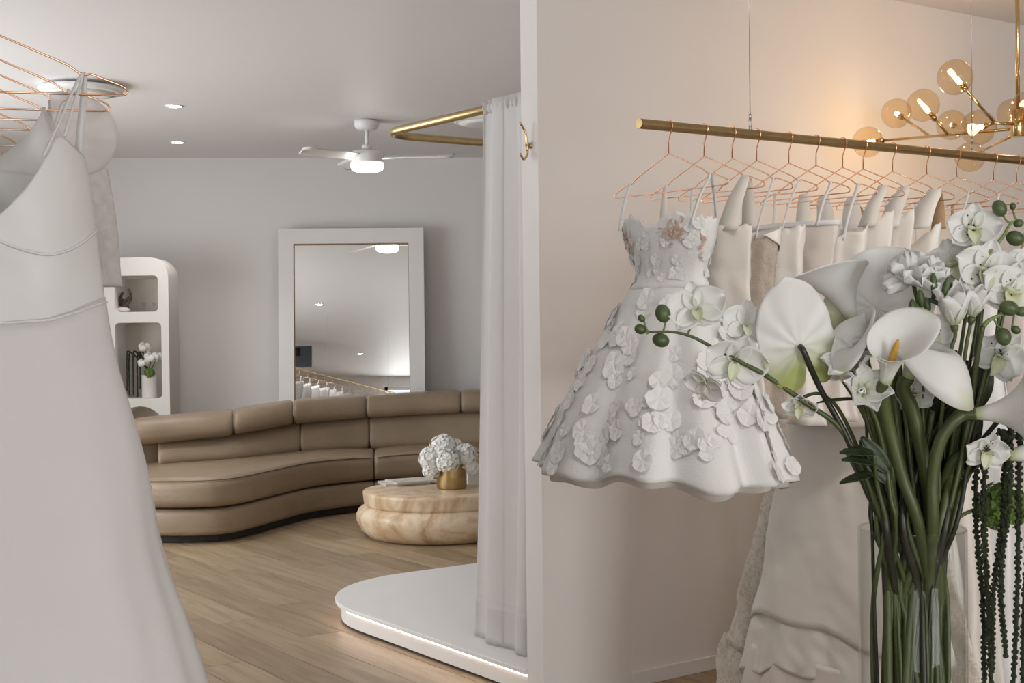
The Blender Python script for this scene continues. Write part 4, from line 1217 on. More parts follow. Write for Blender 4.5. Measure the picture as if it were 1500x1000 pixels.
# second gown: satin shoulder and sheer cap sleeve
p2 = L0 + LD * 0.17
rows2 = [(-0.14, 0.10, 0.05, 0.0, 0), (-0.25, 0.15, 0.06, 0, 0), (-0.46, 0.155, 0.06, 0, 0.0), (-0.8, 0.19, 0.05, 0, 0.01), (-1.75, 0.30, 0.05, 0, 0.02)]
gb = Garment('satin_gown', 'white satin gown with slanted shoulder and sheer cap sleeve behind the front gown', p2, HL, rows2, (6, 0.4), ((0, 0.02), (0.4, 0.04), (1, 0.1)), 'gowns on the left rail', seed=12.0)
def topB(th):
    x = cos(th)
    return -0.285 + 0.125 * max(0, x) ** 1.1 + 0.03 * max(0, -x)
gb.shell('body', M['satin'], topB, -1.75, 120, 50)
def cap(u, v):
    # fan-shaped sheer sleeve: pivot at the shoulder, spreading to the outside
    a = radians(96 - 170 * u)
    r = 0.003 + 0.082 * v * (1 + 0.25 * sin(pi * u))
    return V((0.125 + r * cos(a) * 0.95, 0.012 + 0.02 * sin(pi * u) * v + 0.006 * sin(u * 26) * v * v, -0.205 + r * sin(a) * 0.85))
m = MB(); m.grid(cap, 60, 12); m.build('cap_sleeve', M['organza'], gb.t, world=False, solid=0.001)
for sx in (1, -1): gb.strap('strap', M['satin'], 0.148 * sx, -0.19 if sx > 0 else -0.27, 0.128 * sx, 0.006)
place_hanger(p2, HL, 'copper wire hanger carrying the gown with sheer cap sleeve', 'hangers on the left rail')
# third: lace gown with long lace sleeve
p3 = L0 + LD * 0.29
gc = Garment('lace_gown', 'white lace gown with long lace sleeve behind the satin gowns', p3, HL, [(-0.2, 0.15, 0.045, 0, 0), (-0.46, 0.15, 0.045, 0, 0), (-0.8, 0.19, 0.045, 0, 0), (-1.75, 0.29, 0.05, 0, 0.0)], (7, 1.0), ((0, 0.02), (0.4, 0.03), (1, 0.1)), 'gowns on the left rail', seed=13.0)
gc.shell('body', M['lace'], simple_top(-0.20, 0.05), -1.75, 120, 40)
m = MB()
def sleeve(u, v):
    th = 2 * pi * u
    r = 0.032 + 0.010 * v + 0.004 * sin(3 * th + v * 5)
    return V((0.192 + 0.018 * v + r * cos(th), 0.004 + 0.6 * r * sin(th), -0.245 - 0.205 * v - 0.03 * (1 - v) * (cos(th) * -0.5 + 0.5)))
m.grid(sleeve, 28, 20, close=True); m.build('sleeve', M['sleeve_lace'], gc.t, world=False, solid=0.0006)
for sx in (1, -1): gc.strap('strap', M['lace'], 0.145 * sx, -0.21, 0.12 * sx, 0.03)
place_hanger(p3, HL, 'copper wire hanger carrying the gown with lace sleeve', 'hangers on the left rail')
# further gowns along the rail (they also show in the leaning mirror)
proto = {}
labs = ['white satin gown far along the left rail, reflected in the mirror', 'white lace gown far along the left rail, reflected in the mirror', 'white gown with puffed bodice far along the left rail, reflected in the mirror']
for i in range(16):
    t_ = 0.42 + 0.24 * i
    p = L0 + LD * t_; kind = i % 3; hrz = HL + radians(rnd.uniform(-6, 6))
    if kind not in proto:
        g = Garment(['satin_gown', 'lace_gown', 'puffed_gown'][kind], labs[kind], p, hrz, [(-0.19, 0.15 + 0.02 * (kind == 2), 0.045 + 0.03 * (kind == 2), 0, 0), (-0.33, 0.16, 0.055 + 0.02 * (kind == 2), 0, 0), (-0.46, 0.13, 0.045, 0, 0), (-0.8, 0.19, 0.06, 0, 0), (-1.75, 0.30, 0.08, 0, 0)], (7, kind), ((0, 0.04), (0.4, 0.04), (1, 0.12)), 'gowns on the left rail', seed=20.0 + kind)
        g.shell('body', (M['satin'], M['petal_lace'], M['skirt'])[kind], simple_top(-0.19, 0.05), -1.75, 84, 36)
        for sx in (1, -1): g.strap('strap', M['satin'], 0.145 * sx, -0.2, 0.12 * sx, (0.012, 0.03))
        proto[kind] = g.t
    else:
        g = copy_tree(proto[kind]); g.location = p; g.rotation_euler = (0, 0, hrz)
    place_hanger(p, hrz, 'copper wire hanger far along the left rail of gowns', 'hangers on the left rail')

# black screen on a ceiling bracket behind the gown rail, visible in the mirror
tv = thing('wall_screen', 'black screen on a ceiling bracket, seen only in the mirror', 'screen', (-2.2, 1.7, CEIL), radians(12))
m = MB(); m.box((0, 0, -0.27), (0.55, 0.05, 0.32)); m.build('panel', M['black'], tv, world=False, bevel=0.004, smooth=False)
m = MB(); m.tube([(0, 0.03, -0.001), (0, 0.03, -0.2)], 0.02, 12); m.box((0, 0.03, -0.2), (0.2, 0.03, 0.12)); m.build('bracket', M['black'], tv, world=False)

# ================================================================ CHANDELIER
HB = at(1491, 182, 4.95)
ch = thing('globe_chandelier', 'brass branching chandelier with amber glass globes', 'chandelier', (HB.x, HB.y, CEIL))
m = MB(); m.tube([HB + V((0, 0, 0.03)), V((HB.x, HB.y, CEIL - 0.02))], 0.0075, 12); m.build('rod', M['brass_bright'], ch)
m = MB(); m.lathe([(0.06, 0), (0.062, -0.004), (0.062, -0.022), (0.055, -0.028), (0.01, -0.03)], (HB.x, HB.y, CEIL), 28); m.build('ceiling_rose', M['brass_bright'], ch)
m = MB(); m.lathe([(0.012, 0.052), (0.026, 0.052), (0.028, 0.049), (0.028, -0.042), (0.026, -0.045), (0.006, -0.045)], HB, 28); m.build('hub', M['brass_bright'], ch, auto=40)
def arm(p, q, r=0.0055):
    m = MB(); m.tube([p, q], r, 10); m.build('arm', M['brass_bright'], ch)
GR = 0.061
def globe(cen, frm):
    d = (cen - frm).normalized()
    s0 = cen - d * GR
    m = MB(); m.ell(cen, GR, 32, 20); g = m.build('globe', M['amber'], ch)
    m = MB(); m.tube([s0 - d * 0.012, s0 + d * 0.004, s0 + d * 0.006], [0.011, 0.012, 0.009], 14); m.tube([s0 + d * 0.005, s0 + d * 0.024], [0.0085, 0.0075], 12); m.build('socket', M['brass_bright'], g)
    m = MB(); m.tube([s0 + d * 0.024, s0 + d * 0.028, s0 + d * 0.052, s0 + d * 0.062, s0 + d * 0.066], [0.005, 0.0075, 0.0078, 0.006, 0.002], 10); m.build('bulb', M['bulb'], g)
    return s0
g4 = at(1271, 208, 5.45); j4 = at(1402, 192.5, 5.1)
e4 = HB + V((0, 0, -0.015))
arm(e4, globe(g4, e4))
u4 = (g4 - e4)
def onarm(px):
    for i in range(200):
        q = e4 + u4 * i / 200
        if proj(q)[0] < px: return q
    return g4
a3 = onarm(1363); g3 = at(1313, 166, 5.62); arm(a3, globe(g3, a3))
a2 = onarm(1389); g2 = at(1352, 154, 5.15); arm(a2, globe(g2, a2))
a5 = onarm(1425); g5 = at(1394, 183, 5.6); arm(a5, globe(g5, a5))
g1 = at(1399, 113, 4.72); e1_ = HB + V((-0.01, 0, 0.01)); j1 = at(1457, 180, 4.88); arm(j1, globe(g1, j1)); arm(HB + V((0, 0, 0.0)), j1)
g6 = at(1433, 187, 4.75); arm(j1, globe(g6, j1 + V((0, 0.0, 0))))
g7 = at(1421, 230, 5.6); e7 = HB + V((0, 0, -0.03)); arm(e7, globe(g7, e7))
g8 = at(1482, 166, 5.75); arm(HB + V((0, 0, 0.02)), globe(g8, HB))
for (px, py, Y) in ((1506, 160, 4.6), (1580, 190, 4.8), (1640, 150, 5.1), (1600, 235, 5.2)):
    q = at(px, py, Y); arm(HB, globe(q, HB))

# ================================================================ VASE AND BOUQUET
VD = 2.0
vc_ = at(1336, 773, VD); VC = V((vc_.x, VD, 0)); VRIM = vc_.z; VB = 0.60; VR = 0.0775
pl = thing('display_plinth', 'round white plinth carrying the glass vase of flowers', 'plinth', (VC.x, VC.y, 0))
m = MB(); m.lathe([(0.19, 0.0), (0.20, 0.004), (0.20, VB - 0.035)], VC, 48); m.build('column', M['offwhite'], pl, auto=40)
m = MB(); m.lathe([(0.20, VB - 0.034), (0.215, VB - 0.032), (0.215, VB - 0.004), (0.21, VB), (0.02, VB)], VC, 48); m.build('top', M['offwhite'], pl, auto=40)
ve = thing('glass_vase', 'tall clear glass cylinder vase full of green stems', 'vase', (VC.x, VC.y, VB))
m = MB(); m.lathe([(0.01, VB + 0.001), (VR - 0.003, VB + 0.001), (VR, VB + 0.006), (VR, VRIM - 0.002), (VR - 0.0015, VRIM), (VR - 0.0035, VRIM - 0.002), (VR - 0.0035, VB + 0.02), (VR - 0.008, VB + 0.014), (0.01, VB + 0.013)], V((VC.x, VC.y, 0)), 64); m.build('body', M['glass'], ve, auto=50)
m = MB(); R_ = VR - 0.0018; m.tube([V((VC.x + R_ * cos(a), VC.y + R_ * sin(a), VRIM)) for a in [2*pi*i/64 for i in range(64)]], 0.0019, 8, loop=True); m.build('rim', M['glass'], ve)

br = random.Random(21)
def inside(px, y, depth):
    """a point inside the vase seen at column px"""
    p = at(px, y, VC.y + depth)
    d = V((p.x - VC.x, p.y - VC.y)); mx = VR - 0.013
    if d.length > mx: d = d * (mx / d.length)
    return V((VC.x + d.x, VC.y + d.y, p.z))
def stem_path(head, mids, rim_px, dep=None, bot_px=None):
    dep = br.uniform(-0.04, 0.04) if dep is None else dep
    bot_px = br.uniform(1285, 1390) if bot_px is None else bot_px
    r = inside(rim_px, 772, dep)
    b1 = inside((rim_px + bot_px) / 2, 900, -dep * 0.2)
    b2 = inside(bot_px, 1000, -dep); b2.z = VB + 0.03
    return spline([head] + mids + [r, b1, b2], 7)
def flower_thing(name, label, cat, group):
    return thing(name, label, cat, (VC.x, VC.y, VB + 0.02), 0, group)
def add_stem(t, path, r0, r1, mat='stem', n=8):
    m = MB(); k = len(path); m.tube(path, [r0 + (r1 - r0) * i / (k - 1) for i in range(k)], n)
    return m.build('stem', M[mat], t)
W_ = (1, 1, 1, 1); G_ = (0.50, 0.57, 0.19, 1); YG = (0.88, 0.91, 0.70, 1)
def mixc(a, b_, k):
    k = max(0, min(1, k)); return tuple(a[i] + (b_[i] - a[i]) * k for i in range(4))
GRP = 'bouquet in the glass vase'

def calla(label, base, axis, tipdir, H, R, mids, rim_px, dep=None, roll=0, spad=True, sr=0.0062, droop=0.22, bot=None, lowlip=0.66):
    t = flower_thing('calla_lily', label, 'flower', GRP)
    z = V(axis).normalized(); x = V(tipdir); x = (x - z * x.dot(z)).normalized(); y = z.cross(x)
    def fn(u, v):
        th = (u - 0.5) * 2 * pi * 1.10
        tt = (1 + cos(min(pi, abs(th)) )) / 2
        r = 0.0075 + R * (0.22 * v + 0.78 * v ** 2.5) * (0.62 + 0.55 * tt) + 0.0035 * (u - 0.5) * 2 * v
        r += R * 0.42 * v ** 4 * tt ** 9
        h = H * v * (lowlip + (0.96 - lowlip) * tt) - H * droop * v ** 6 * (0.35 + 0.9 * tt ** 2)
        r += R * 0.06 * sin(3 * th + 1) * v ** 4
        c = mixc(W_, G_, (0.22 - v) / 0.2)
        if tt > 0.985 and v > 0.94: c = mixc(c, YG, 0.7)
        return (base + z * h + x * (r * cos(th)) + y * (r * sin(th)), c)
    m = MB(); m.grid(fn, 56, 26); m.build('spathe', M['flower'], t, solid=0.0012)
    if spad:
        m = MB(); m.tube([base + z * H * 0.12, base + z * H * 0.3, base + z * H * 0.52, base + z * H * 0.62], [0.004, 0.0052, 0.0045, 0.0015], 10); m.build('spadix', M['spadix'], t)
    path = stem_path(base + z * 0.004, [base - z * 0.014] + mids, rim_px, dep, bot)
    add_stem(t, path, sr * 1.15, sr)
    return t
def B(px, py, dy=0.0): return at(px, py, VD + dy)

def anthurium(label, cen, normal, tip, L, W, mids, rim_px, greens, dep=None, back=False, mat='stem_dark'):
    """heart-shaped spathe: cen = where the stalk joins, tip = direction of the point"""
    t = flower_thing('anthurium', label, 'flower', GRP)
    n = V(normal).normalized(); y = V(tip); y = (y - n * y.dot(n)).normalized(); x = y.cross(n)
    OUT = [(0, 0.098), (6, 0.093), (20, 0.086), (45, 0.071), (70, 0.060), (90, 0.0565), (115, 0.059), (135, 0.064), (155, 0.062), (168, 0.052), (176, 0.034), (180, 0.026)]
    pts = []
    for i in range(72):
        a = 2 * pi * i / 72; dg_ = math.degrees(a); dg_ = min(dg_, 360 - dg_)
        r_ = stab(dg_, OUT); pts.append((r_ * sin(a) * W / 0.112, r_ * cos(a) * L / 0.16))
    def fn(u, v):
        px, py = pts[int(round(u * 72)) % 72]
        k = v
        cup = 0.18 * W * (k ** 2) * (abs(px) / (W / 2)) ** 1.4 - 0.05 * L * k ** 3 * (1 if py > 0 else 0.9)
        vein = 0.0042 * k * (1 - k * 0.5) * cos(u * 2 * pi * 11 + 2.0 * k) * (0.5 + 0.5 * abs(sin(pi * u))) + 0.001 * nz_(px * k, py * k, 1, 60)
        p = cen + x * px * k + y * py * k + n * (cup + vein)
        yy = py * k / L
        c = mixc(W_, G_, (greens - yy) / 0.22 * (0.75 + 0.4 * nz_(px * k, py * k, 3, 40)))
        return (p, c)
    m = MB(); m.grid(fn, 72, 16, close=True); m.build('spathe', M['flower'], t, solid=0.0014)
    s = -1 if back else 1
    if back: m = MB(); m.tube(spline([cen + n * 0.002, cen + n * 0.02 + y * 0.02, cen + n * 0.03 + y * 0.055], 5), [0.004] * 5 + [0.0045] * 5 + [0.002], 8); m.build('spadix', M['spadix'], t)
    path = stem_path(cen - n * 0.001, [cen - n * 0.012 - y * 0.008] + mids, rim_px, dep)
    add_stem(t, path, 0.0042, 0.005, mat)
    return t

def petal(mb, base, d, up, L, W, cup=0.15, bend=0.2, c0=W_, c1=W_, nu=8, nv=7, wave=0.0, tipsharp=1.0):
    d = V(d).normalized(); n = V(up); n = (n - d * n.dot(d)).normalized(); e = d.cross(n)
    def fn(u, v):
        w = W * (sin(pi * (0.06 + 0.90 * v) ** 0.85) ** 0.75) * 0.5
        s = 2 * u - 1
        p = base + d * (L * v) + e * (s * w) + n * (cup * W * s * s * 0.5 + bend * L * v * v + wave * L * sin(s * 5 + v * 6) * v)
        return (p, mixc(c0, c1, v * 2.2))
    mb.grid(fn, nu, nv)
def orchid(label, cen, face, up, size, mids, rim_px, dep=None, speck=True, stem=True, cat_name='orchid_bloom'):
    t = flower_thing(cat_name, label, 'flower', GRP)
    f = V(face).normalized(); u = V(up); u = (u - f * u.dot(f)).normalized(); r = u.cross(f)
    for (a, L, W) in ((90, 0.5, 0.42), (215, 0.48, 0.40), (325, 0.48, 0.40), (165, 0.52, 0.62), (15, 0.52, 0.62)):
        d = r * cos(radians(a)) + u * sin(radians(a))
        m = MB(); petal(m, cen, d + f * 0.12, f, L * size, W * size, 0.35, 0.10, mixc(W_, YG, 0.5), W_, wave=0.015)
        m.build('petal', M['flower'], t, solid=0.0008)
    m = MB()
    petal(m, cen + f * 0.004, -u * 0.7 + f * 0.8, u, 0.36 * size, 0.26 * size, 0.5, -0.4, (0.88, 0.84, 0.52, 1), YG)
    for sx in (-1, 1): petal(m, cen + f * 0.003, f * 0.8 + r * sx * 0.6, u, 0.2 * size, 0.16 * size, 0.4, 0.1, YG, YG)
    m.build('lip', M['flower'], t, solid=0.0008)
    if speck:
        m = MB()
        for i in range(26):
            a = br.uniform(0, 2 * pi); q = abs(br.gauss(0, 0.11)) * size
            p = cen + f * (0.006 + 0.02 * q) + r * cos(a) * q + u * (sin(a) * q + 0.02 * size)
            m.ell(p, br.uniform(0.0009, 0.002), 6, 4)
        m.build('speckles', M['stem_dark'], t)
    if stem:
        add_stem(t, stem_path(cen - f * 0.003, [cen - f * 0.022 - u * 0.008] + mids, rim_px, dep), 0.0022, 0.0035)
    return t

# --- callas
calla('white calla lily facing out at the middle of the bouquet, open throat', B(1296, 562, -0.085), (0.12, -0.50, 0.85), (0.75, 0.55, 0.3), 0.118, 0.039, [B(1302, 625, -0.06), B(1322, 700, -0.05)], 1346, -0.045, sr=0.0085, droop=0.12, lowlip=0.46, bot=1385)
calla('white calla lily with a broad drooping flank beside the open central calla', B(1328, 556, -0.045), (0.30, -0.30, 0.90), (0.75, -0.75, -0.1), 0.112, 0.058, [B(1336, 600, -0.035), B(1350, 660, -0.03), B(1360, 720, -0.025)], 1366, -0.03, sr=0.0095, droop=0.75, spad=False, bot=1392)
calla('white calla lily pointing sideways between the two anthuriums', B(1296, 512, -0.03), (-0.75, -0.30, 0.45), (-0.5, -0.5, -0.6), 0.098, 0.042, [B(1312, 600, 0.0)], 1330, 0.0, spad=False, droop=0.25)
calla('white calla lily with wavy rim behind the veined anthurium', B(1252, 474, 0.06), (-0.35, 0.1, 0.9), (-0.75, -0.25, 0.3), 0.115, 0.058, [B(1275, 560, 0.04), B(1300, 680, 0.02)], 1316, 0.03, spad=False, droop=0.1)
calla('white calla lily on a bent stem at the outer side of the bouquet, orange spadix', B(1426, 606, -0.075), (0.93, -0.32, 0.10), (0.2, -0.2, 0.9), 0.105, 0.050, [B(1398, 616, -0.072), B(1378, 645, -0.068), B(1366, 700, -0.06)], 1366, -0.05, sr=0.0085, droop=0.18)
calla('white calla lily with green base turned away, above the hanging strands', B(1476, 667, -0.05), (0.95, 0.05, 0.12), (0.1, -0.3, 0.9), 0.10, 0.045, [B(1440, 668, -0.04), B(1395, 676, -0.02)], 1372, 0.0, sr=0.007)
# --- anthuriums
anthurium('white anthurium seen from behind, veined with yellow green lobes, beside the floral dress', B(1172, 507, -0.06), (-0.15, 0.95, 0.12), (-0.28, 0, 1), 0.172, 0.112, [B(1200, 566, -0.05), B(1240, 640, -0.04), B(1268, 715, -0.03)], 1290, 0.05, -0.02, back=True)
anthurium('large white anthurium behind the ruffled bloom with greenish lower edge', B(1283, 452, 0.07), (-0.25, -0.95, 0.1), (0.62, 0.1, 0.8), 0.175, 0.15, [B(1300, 560, 0.05)], 1340, -0.06, 0.04, mat='stem')
# --- ruffled double bloom
t = flower_thing('ruffled_bloom', 'ruffled double white bloom in front of the large anthurium', 'flower', GRP)
c = B(1338, 415, -0.02)
for k in range(26):
    z = 1 - 1.5 * (k + 0.5) / 26; ph = k * 2.39996
    d = V((sqrt(1 - z * z) * cos(ph), -abs(sqrt(1 - z * z) * sin(ph)) * 0.9 - 0.1, z)).normalized()
    m = MB(); petal(m, c + d * 0.004, d, V((0, 0, 1)) + V((br.uniform(-1, 1), br.uniform(-1, 1), br.uniform(-1, 1))) * 0.8, 0.042 + 0.004 * br.random(), 0.036, 0.6, br.uniform(-0.1, 0.35), mixc(W_, YG, 0.3), W_, wave=0.05)
    m.build('petal', M['flower'], t, solid=0.0008)
add_stem(t, stem_path(c, [B(1348, 470, 0.0), B(1352, 600, 0.0)], 1352, 0.02), 0.003, 0.004)
# freesia spike with dark buds
t = flower_thing('freesia_spike', 'arched freesia spike with dark green buds under the ruffled bloom', 'flower', GRP)
fpath = [B(1318, 480, -0.05), B(1335, 452, -0.055), B(1362, 440, -0.06), B(1388, 452, -0.06)]
m = MB(); m.tube(spline(fpath, 6), 0.0035, 8); m.build('rachis', M['leaf'], t)
for (px, py, L) in ((1328, 462, 0.022), (1336, 450, 0.022), (1349, 437, 0.024), (1368, 418, 0.034), (1386, 420, 0.028), (1411, 427, 0.02), (1344, 455, 0.02), (1358, 446, 0.02)):
    p = B(px, py, -0.062); m = MB(); m.ell(p, (0.0052, 0.0052, L * 0.55), 10, 8, rot_to(V((br.uniform(-0.3, 0.3), 0, 1)))); m.build('bud', M['bud'], t)
    q = min(spline(fpath, 6), key=lambda s: (s - p).length); m = MB(); m.tube([q, p], 0.0025, 6); m.build('bud_stalk', M['leaf'], t)
add_stem(t, stem_path(fpath[0], [B(1316, 520, -0.03), B(1330, 640, -0.02)], 1340, -0.01), 0.0035, 0.004)
def tulip(label, base, axis, H, R, mids, rim, dep=None, n=6, open_=0.25):
    t = flower_thing('freesia_bloom', label, 'flower', GRP)
    z = V(axis).normalized(); x = z.orthogonal().normalized(); y = z.cross(x)
    for k in range(n):
        a = 2 * pi * k / n; d = x * cos(a) + y * sin(a)
        m = MB(); petal(m, base + d * R * 0.25, z + d * (open_ + 0.1 * (k % 2)), -d, H * (1 - 0.08 * (k % 2)), R * 1.25, 0.5, -0.12, YG, W_); m.build('petal', M['flower'], t, solid=0.0008)
    m = MB(); m.lathe([(0.002, -0.014), (0.005, -0.010), (0.006, -0.003), (0.003, 0.0)], base, 10, mat=rot_to(z)); m.build('calyx', M['stem'] if open_ < 0.5 else M['hydra'], t)
    add_stem(t, stem_path(base, [base - z * 0.02] + mids, rim, dep), 0.0026, 0.0036)
tulip('white cupped freesia bloom beside the dark green buds', B(1398, 474, -0.07), (-0.15, -0.3, 1), 0.055, 0.03, [B(1392, 520, -0.06), B(1376, 640, -0.04)], 1372, -0.02)
tulip('half open white freesia bloom next to the upper orchids', B(1424, 462, -0.06), (0.1, -0.3, 1), 0.045, 0.022, [B(1412, 530, -0.05)], 1378, 0.01)
tulip('white freesia bloom hanging open below the sideways calla', B(1248, 545, -0.05), (-0.35, -0.6, 0.55), 0.05, 0.03, [B(1262, 590, -0.03), B(1290, 680, -0.03)], 1310, -0.03, open_=0.6)
tulip('small white freesia bloom low on the bouquet beside the central calla stem', B(1262, 572, -0.07), (0.1, -0.8, 0.2), 0.042, 0.028, [B(1275, 610, -0.05)], 1312, 0.02, open_=0.8)
# --- orchids
orchid('speckled white orchid at the top of the bouquet', B(1425, 338, 0.0), (-0.1, -0.95, 0.15), (0.05, 0, 1), 0.080, [B(1420, 420, 0.02)], 1370, 0.04)
orchid('speckled white orchid just below the topmost orchid', B(1440, 400, -0.02), (0.1, -0.95, 0.1), (0.25, 0, 1), 0.098, [B(1430, 480, 0.02)], 1376, 0.045)
orchid('pale orchid with yellowish throat behind the drooping calla', B(1362, 492, -0.01), (0.0, -0.95, 0.2), (-0.3, 0, 1), 0.075, [B(1360, 560, 0.02)], 1352, 0.05)
orchid('white orchid between the two groups of round buds', B(1478, 432, -0.03), (0.1, -0.95, 0.2), (0.4, 0, 1), 0.10, [B(1450, 540, 0.0)], 1388, 0.03)
orchid('white orchid below the round buds and above the outer calla', B(1462, 520, -0.04), (0.0, -0.9, -0.3), (0.6, 0, 1), 0.085, [B(1440, 560, -0.02)], 1386, -0.02)
orchid('small white orchid hanging under the outer calla', B(1442, 660, -0.06), (0.05, -0.9, -0.35), (0.15, 0, 1), 0.066, [B(1425, 668, -0.04)], 1388, 0.0)
orchid('white orchid drooping beside the hem of the floral dress', B(1172, 592, -0.04), (-0.25, -0.7, -0.6), (0.1, 0, 1), 0.052, [B(1205, 578, -0.02), B(1240, 620, 0.0)], 1300, 0.01, speck=False)
orchid('large pale orchid in front of the sideways calla stem', B(1235, 540, 0.03), (-0.1, -0.95, 0.2), (0.2, 0, 1), 0.07, [B(1270, 620, 0.03)], 1320, 0.04, speck=False)
orchid('white orchid low between the calla stems', B(1338, 580, 0.0), (0.0, -0.95, 0.1), (-0.1, 0, 1), 0.06, [B(1335, 650, 0.02)], 1335, 0.05)
orchid('plain white orchid between the ruffled bloom and the topmost orchid', B(1394, 392, 0.02), (-0.15, -0.9, 0.3), (-0.2, 0, 1), 0.085, [B(1390, 470, 0.02)], 1366, 0.05, speck=False)
orchid('plain white orchid turned away below the upper round buds', B(1494, 395, 0.02), (0.3, -0.9, 0.1), (0.3, 0, 1), 0.075, [B(1460, 500, 0.02)], 1384, 0.05, speck=False)
# --- orchid sprays with buds
def spray(label, main, buds, mids, rim, dep=None, blooms=()):
    t = flower_thing('orchid_spray', label, 'flower', GRP)
    P = spline(main, 7)
    m = MB(); m.tube(P, [0.0014 + 0.0022 * i / (len(P) - 1) for i in range(len(P))], 8); m.build('rachis', M['stem_light'] if not blooms else M['stem'], t)
    for (c, r, ax) in buds:
        m = MB(); m.ell(c, (r * 0.82, r * 0.82, r), 14, 10, rot_to(V(ax))); bo = m.build('bud', M['bud'], t)
        q = min(P, key=lambda s: (s - c).length); e = c - V(ax).normalized() * r * 0.95
        mid = q.lerp(e, 0.5) + V((0, 0, -0.003))
        m = MB(); m.tube(spline([q, mid, e], 5), 0.0015, 6); m.build('stalk', M['stem_light'], bo)
    for (c, face, up, size) in blooms:
        f = V(face).normalized(); u = V(up); u = (u - f * u.dot(f)).normalized(); r = u.cross(f)
        for (a, L, W) in ((90, 0.5, 0.40), (215, 0.48, 0.38), (325, 0.48, 0.38), (165, 0.54, 0.66), (15, 0.54, 0.66)):
            d = r * cos(radians(a)) + u * sin(radians(a))
            m = MB(); petal(m, c, d + f * 0.1, f, L * size, W * size, 0.3, 0.08, mixc(W_, YG, 0.35), W_, wave=0.012); m.build('petal', M['flower'], t, solid=0.0008)
        m = MB(); petal(m, c + f * 0.003, -u * 0.6 + f * 0.8, u, 0.3 * size, 0.2 * size, 0.5, -0.4, YG, YG); m.build('lip', M['flower'], t, solid=0.0008)
        q = min(P, key=lambda s: (s - c).length)
        m = MB(); m.tube(spline([q, q.lerp(c, 0.6) - f * 0.006, c - f * 0.002], 5), 0.0016, 6); m.build('stalk', M['stem_light'], t)
    add_stem(t, stem_path(P[-1], mids, rim, dep), 0.0036, 0.0042)
y1 = -0.05
spray('orchid spray with green buds reaching out over the floral dress', [B(950, 486, y1), B(985, 486, y1), B(1016, 494, y1), B(1050, 512, y1), B(1085, 530, y1), B(1118, 547, y1)],
      [(B(971, 459, y1), 0.0135, (-0.3, 0, 1)), (B(968, 498, y1), 0.0125, (-1, 0, 0.35)), (B(939.5, 466, y1), 0.006, (-0.7, 0, 0.7)), (B(938, 482, y1), 0.0088, (-1, 0, 0.3))],
      [B(1180, 590, -0.05), B(1240, 640, -0.04)], 1296, -0.03,
      [(B(1020, 455, -0.045), (-0.1, -0.95, 0.25), (-0.2, 0, 1), 0.085), (B(1092, 478, -0.04), (0.1, -0.95, 0.2), (0.1, 0, 1), 0.075), (B(1075, 530, -0.045), (0, -0.9, -0.3), (0.3, 0, 1), 0.09), (B(1035, 560, -0.05), (-0.5, -0.6, -0.5), (-0.5, 0, -1), 0.06)])
spray('orchid spray with round buds rising above the topmost orchid', [B(1490, 322, -0.02), B(1480, 328, -0.02), B(1470, 345, -0.02), B(1458, 360, -0.02), B(1445, 372, -0.02)],
      [(B(1464, 305, -0.02), 0.0125, (-0.5, 0, 1)), (B(1483.5, 302, -0.02), 0.0055, (0, 0, 1)), (B(1492, 327, -0.02), 0.0075, (1, 0, 0.2)), (B(1487, 349, -0.02), 0.0135, (1, 0, -0.4))],
      [B(1436, 470, 0.0), B(1415, 620, 0.0)], 1380, 0.0)
spray('orchid spray with round buds beside the outer calla', [B(1492, 458, -0.07), B(1470, 460, -0.07), B(1450, 468, -0.07), B(1440, 478, -0.07)],
      [(B(1478, 451, -0.075), 0.0135, (0.9, 0, -0.3)), (B(1497, 456, -0.075), 0.009, (1, 0, 0)), (B(1470, 493, -0.075), 0.013, (0.3, 0, -1)), (B(1488, 483, -0.075), 0.007, (0.8, 0, -0.6))],
      [B(1432, 520, -0.06), B(1418, 620, -0.04)], 1384, -0.03)
# --- leaves
def leaf(label, base, d, up, L, W, mids, rim, dep=None, n=1):
    t = flower_thing('leafy_stem', label, 'foliage', GRP)
    for k in range(n):
        dd = V(d) + V((br.uniform(-0.35, 0.35), br.uniform(-0.3, 0.3), br.uniform(-0.3, 0.3))) * (k > 0)
        m = MB(); petal(m, base + V((0, 0, -0.015 * k)), dd, up, L * br.uniform(0.8, 1.05), W, 0.25, -0.15, W_, W_, 6, 12); m.build('leaf', M['leaf'], t, solid=0.001)
    add_stem(t, stem_path(base, mids, rim, dep), 0.0028, 0.0035)
leaf('dark lobed leaf beside the long satin skirt', B(1280, 665, -0.065), (-0.9, -0.1, 0.15), (0, -0.5, 1), 0.05, 0.022, [B(1285, 710, -0.05)], 1300, -0.04, 3)
leaf('dark leaf standing behind the central calla stem', B(1300, 690, -0.05), (-0.6, -0.2, 0.8), (0, -1, 0.2), 0.075, 0.026, [B(1305, 730, -0.05)], 1312, -0.045, 2)
leaf('narrow dark leaf pointing at the drooping orchid', B(1262, 585, -0.07), (-0.98, 0, 0.06), (0, -0.4, 1), 0.06, 0.010, [B(1285, 620, -0.06)], 1318, -0.03)
leaf('broad grey green leaf behind the bent calla stem', B(1420, 600, 0.02), (0.2, -0.3, 0.9), (0, -1, 0.1), 0.09, 0.045, [B(1415, 660, 0.02)], 1388, 0.03)
leaf('dark upright leaf among the stems under the ruffled bloom', B(1345, 700, 0.03), (0.1, 0, 1), (0, -1, 0), 0.14, 0.03, [], 1345, 0.03, 3)
leaf('dark upright leaf among the stems beside the hanging strands', B(1400, 700, 0.02), (0.2, 0, 1), (0, -1, 0), 0.13, 0.03, [], 1390, 0.03, 3)
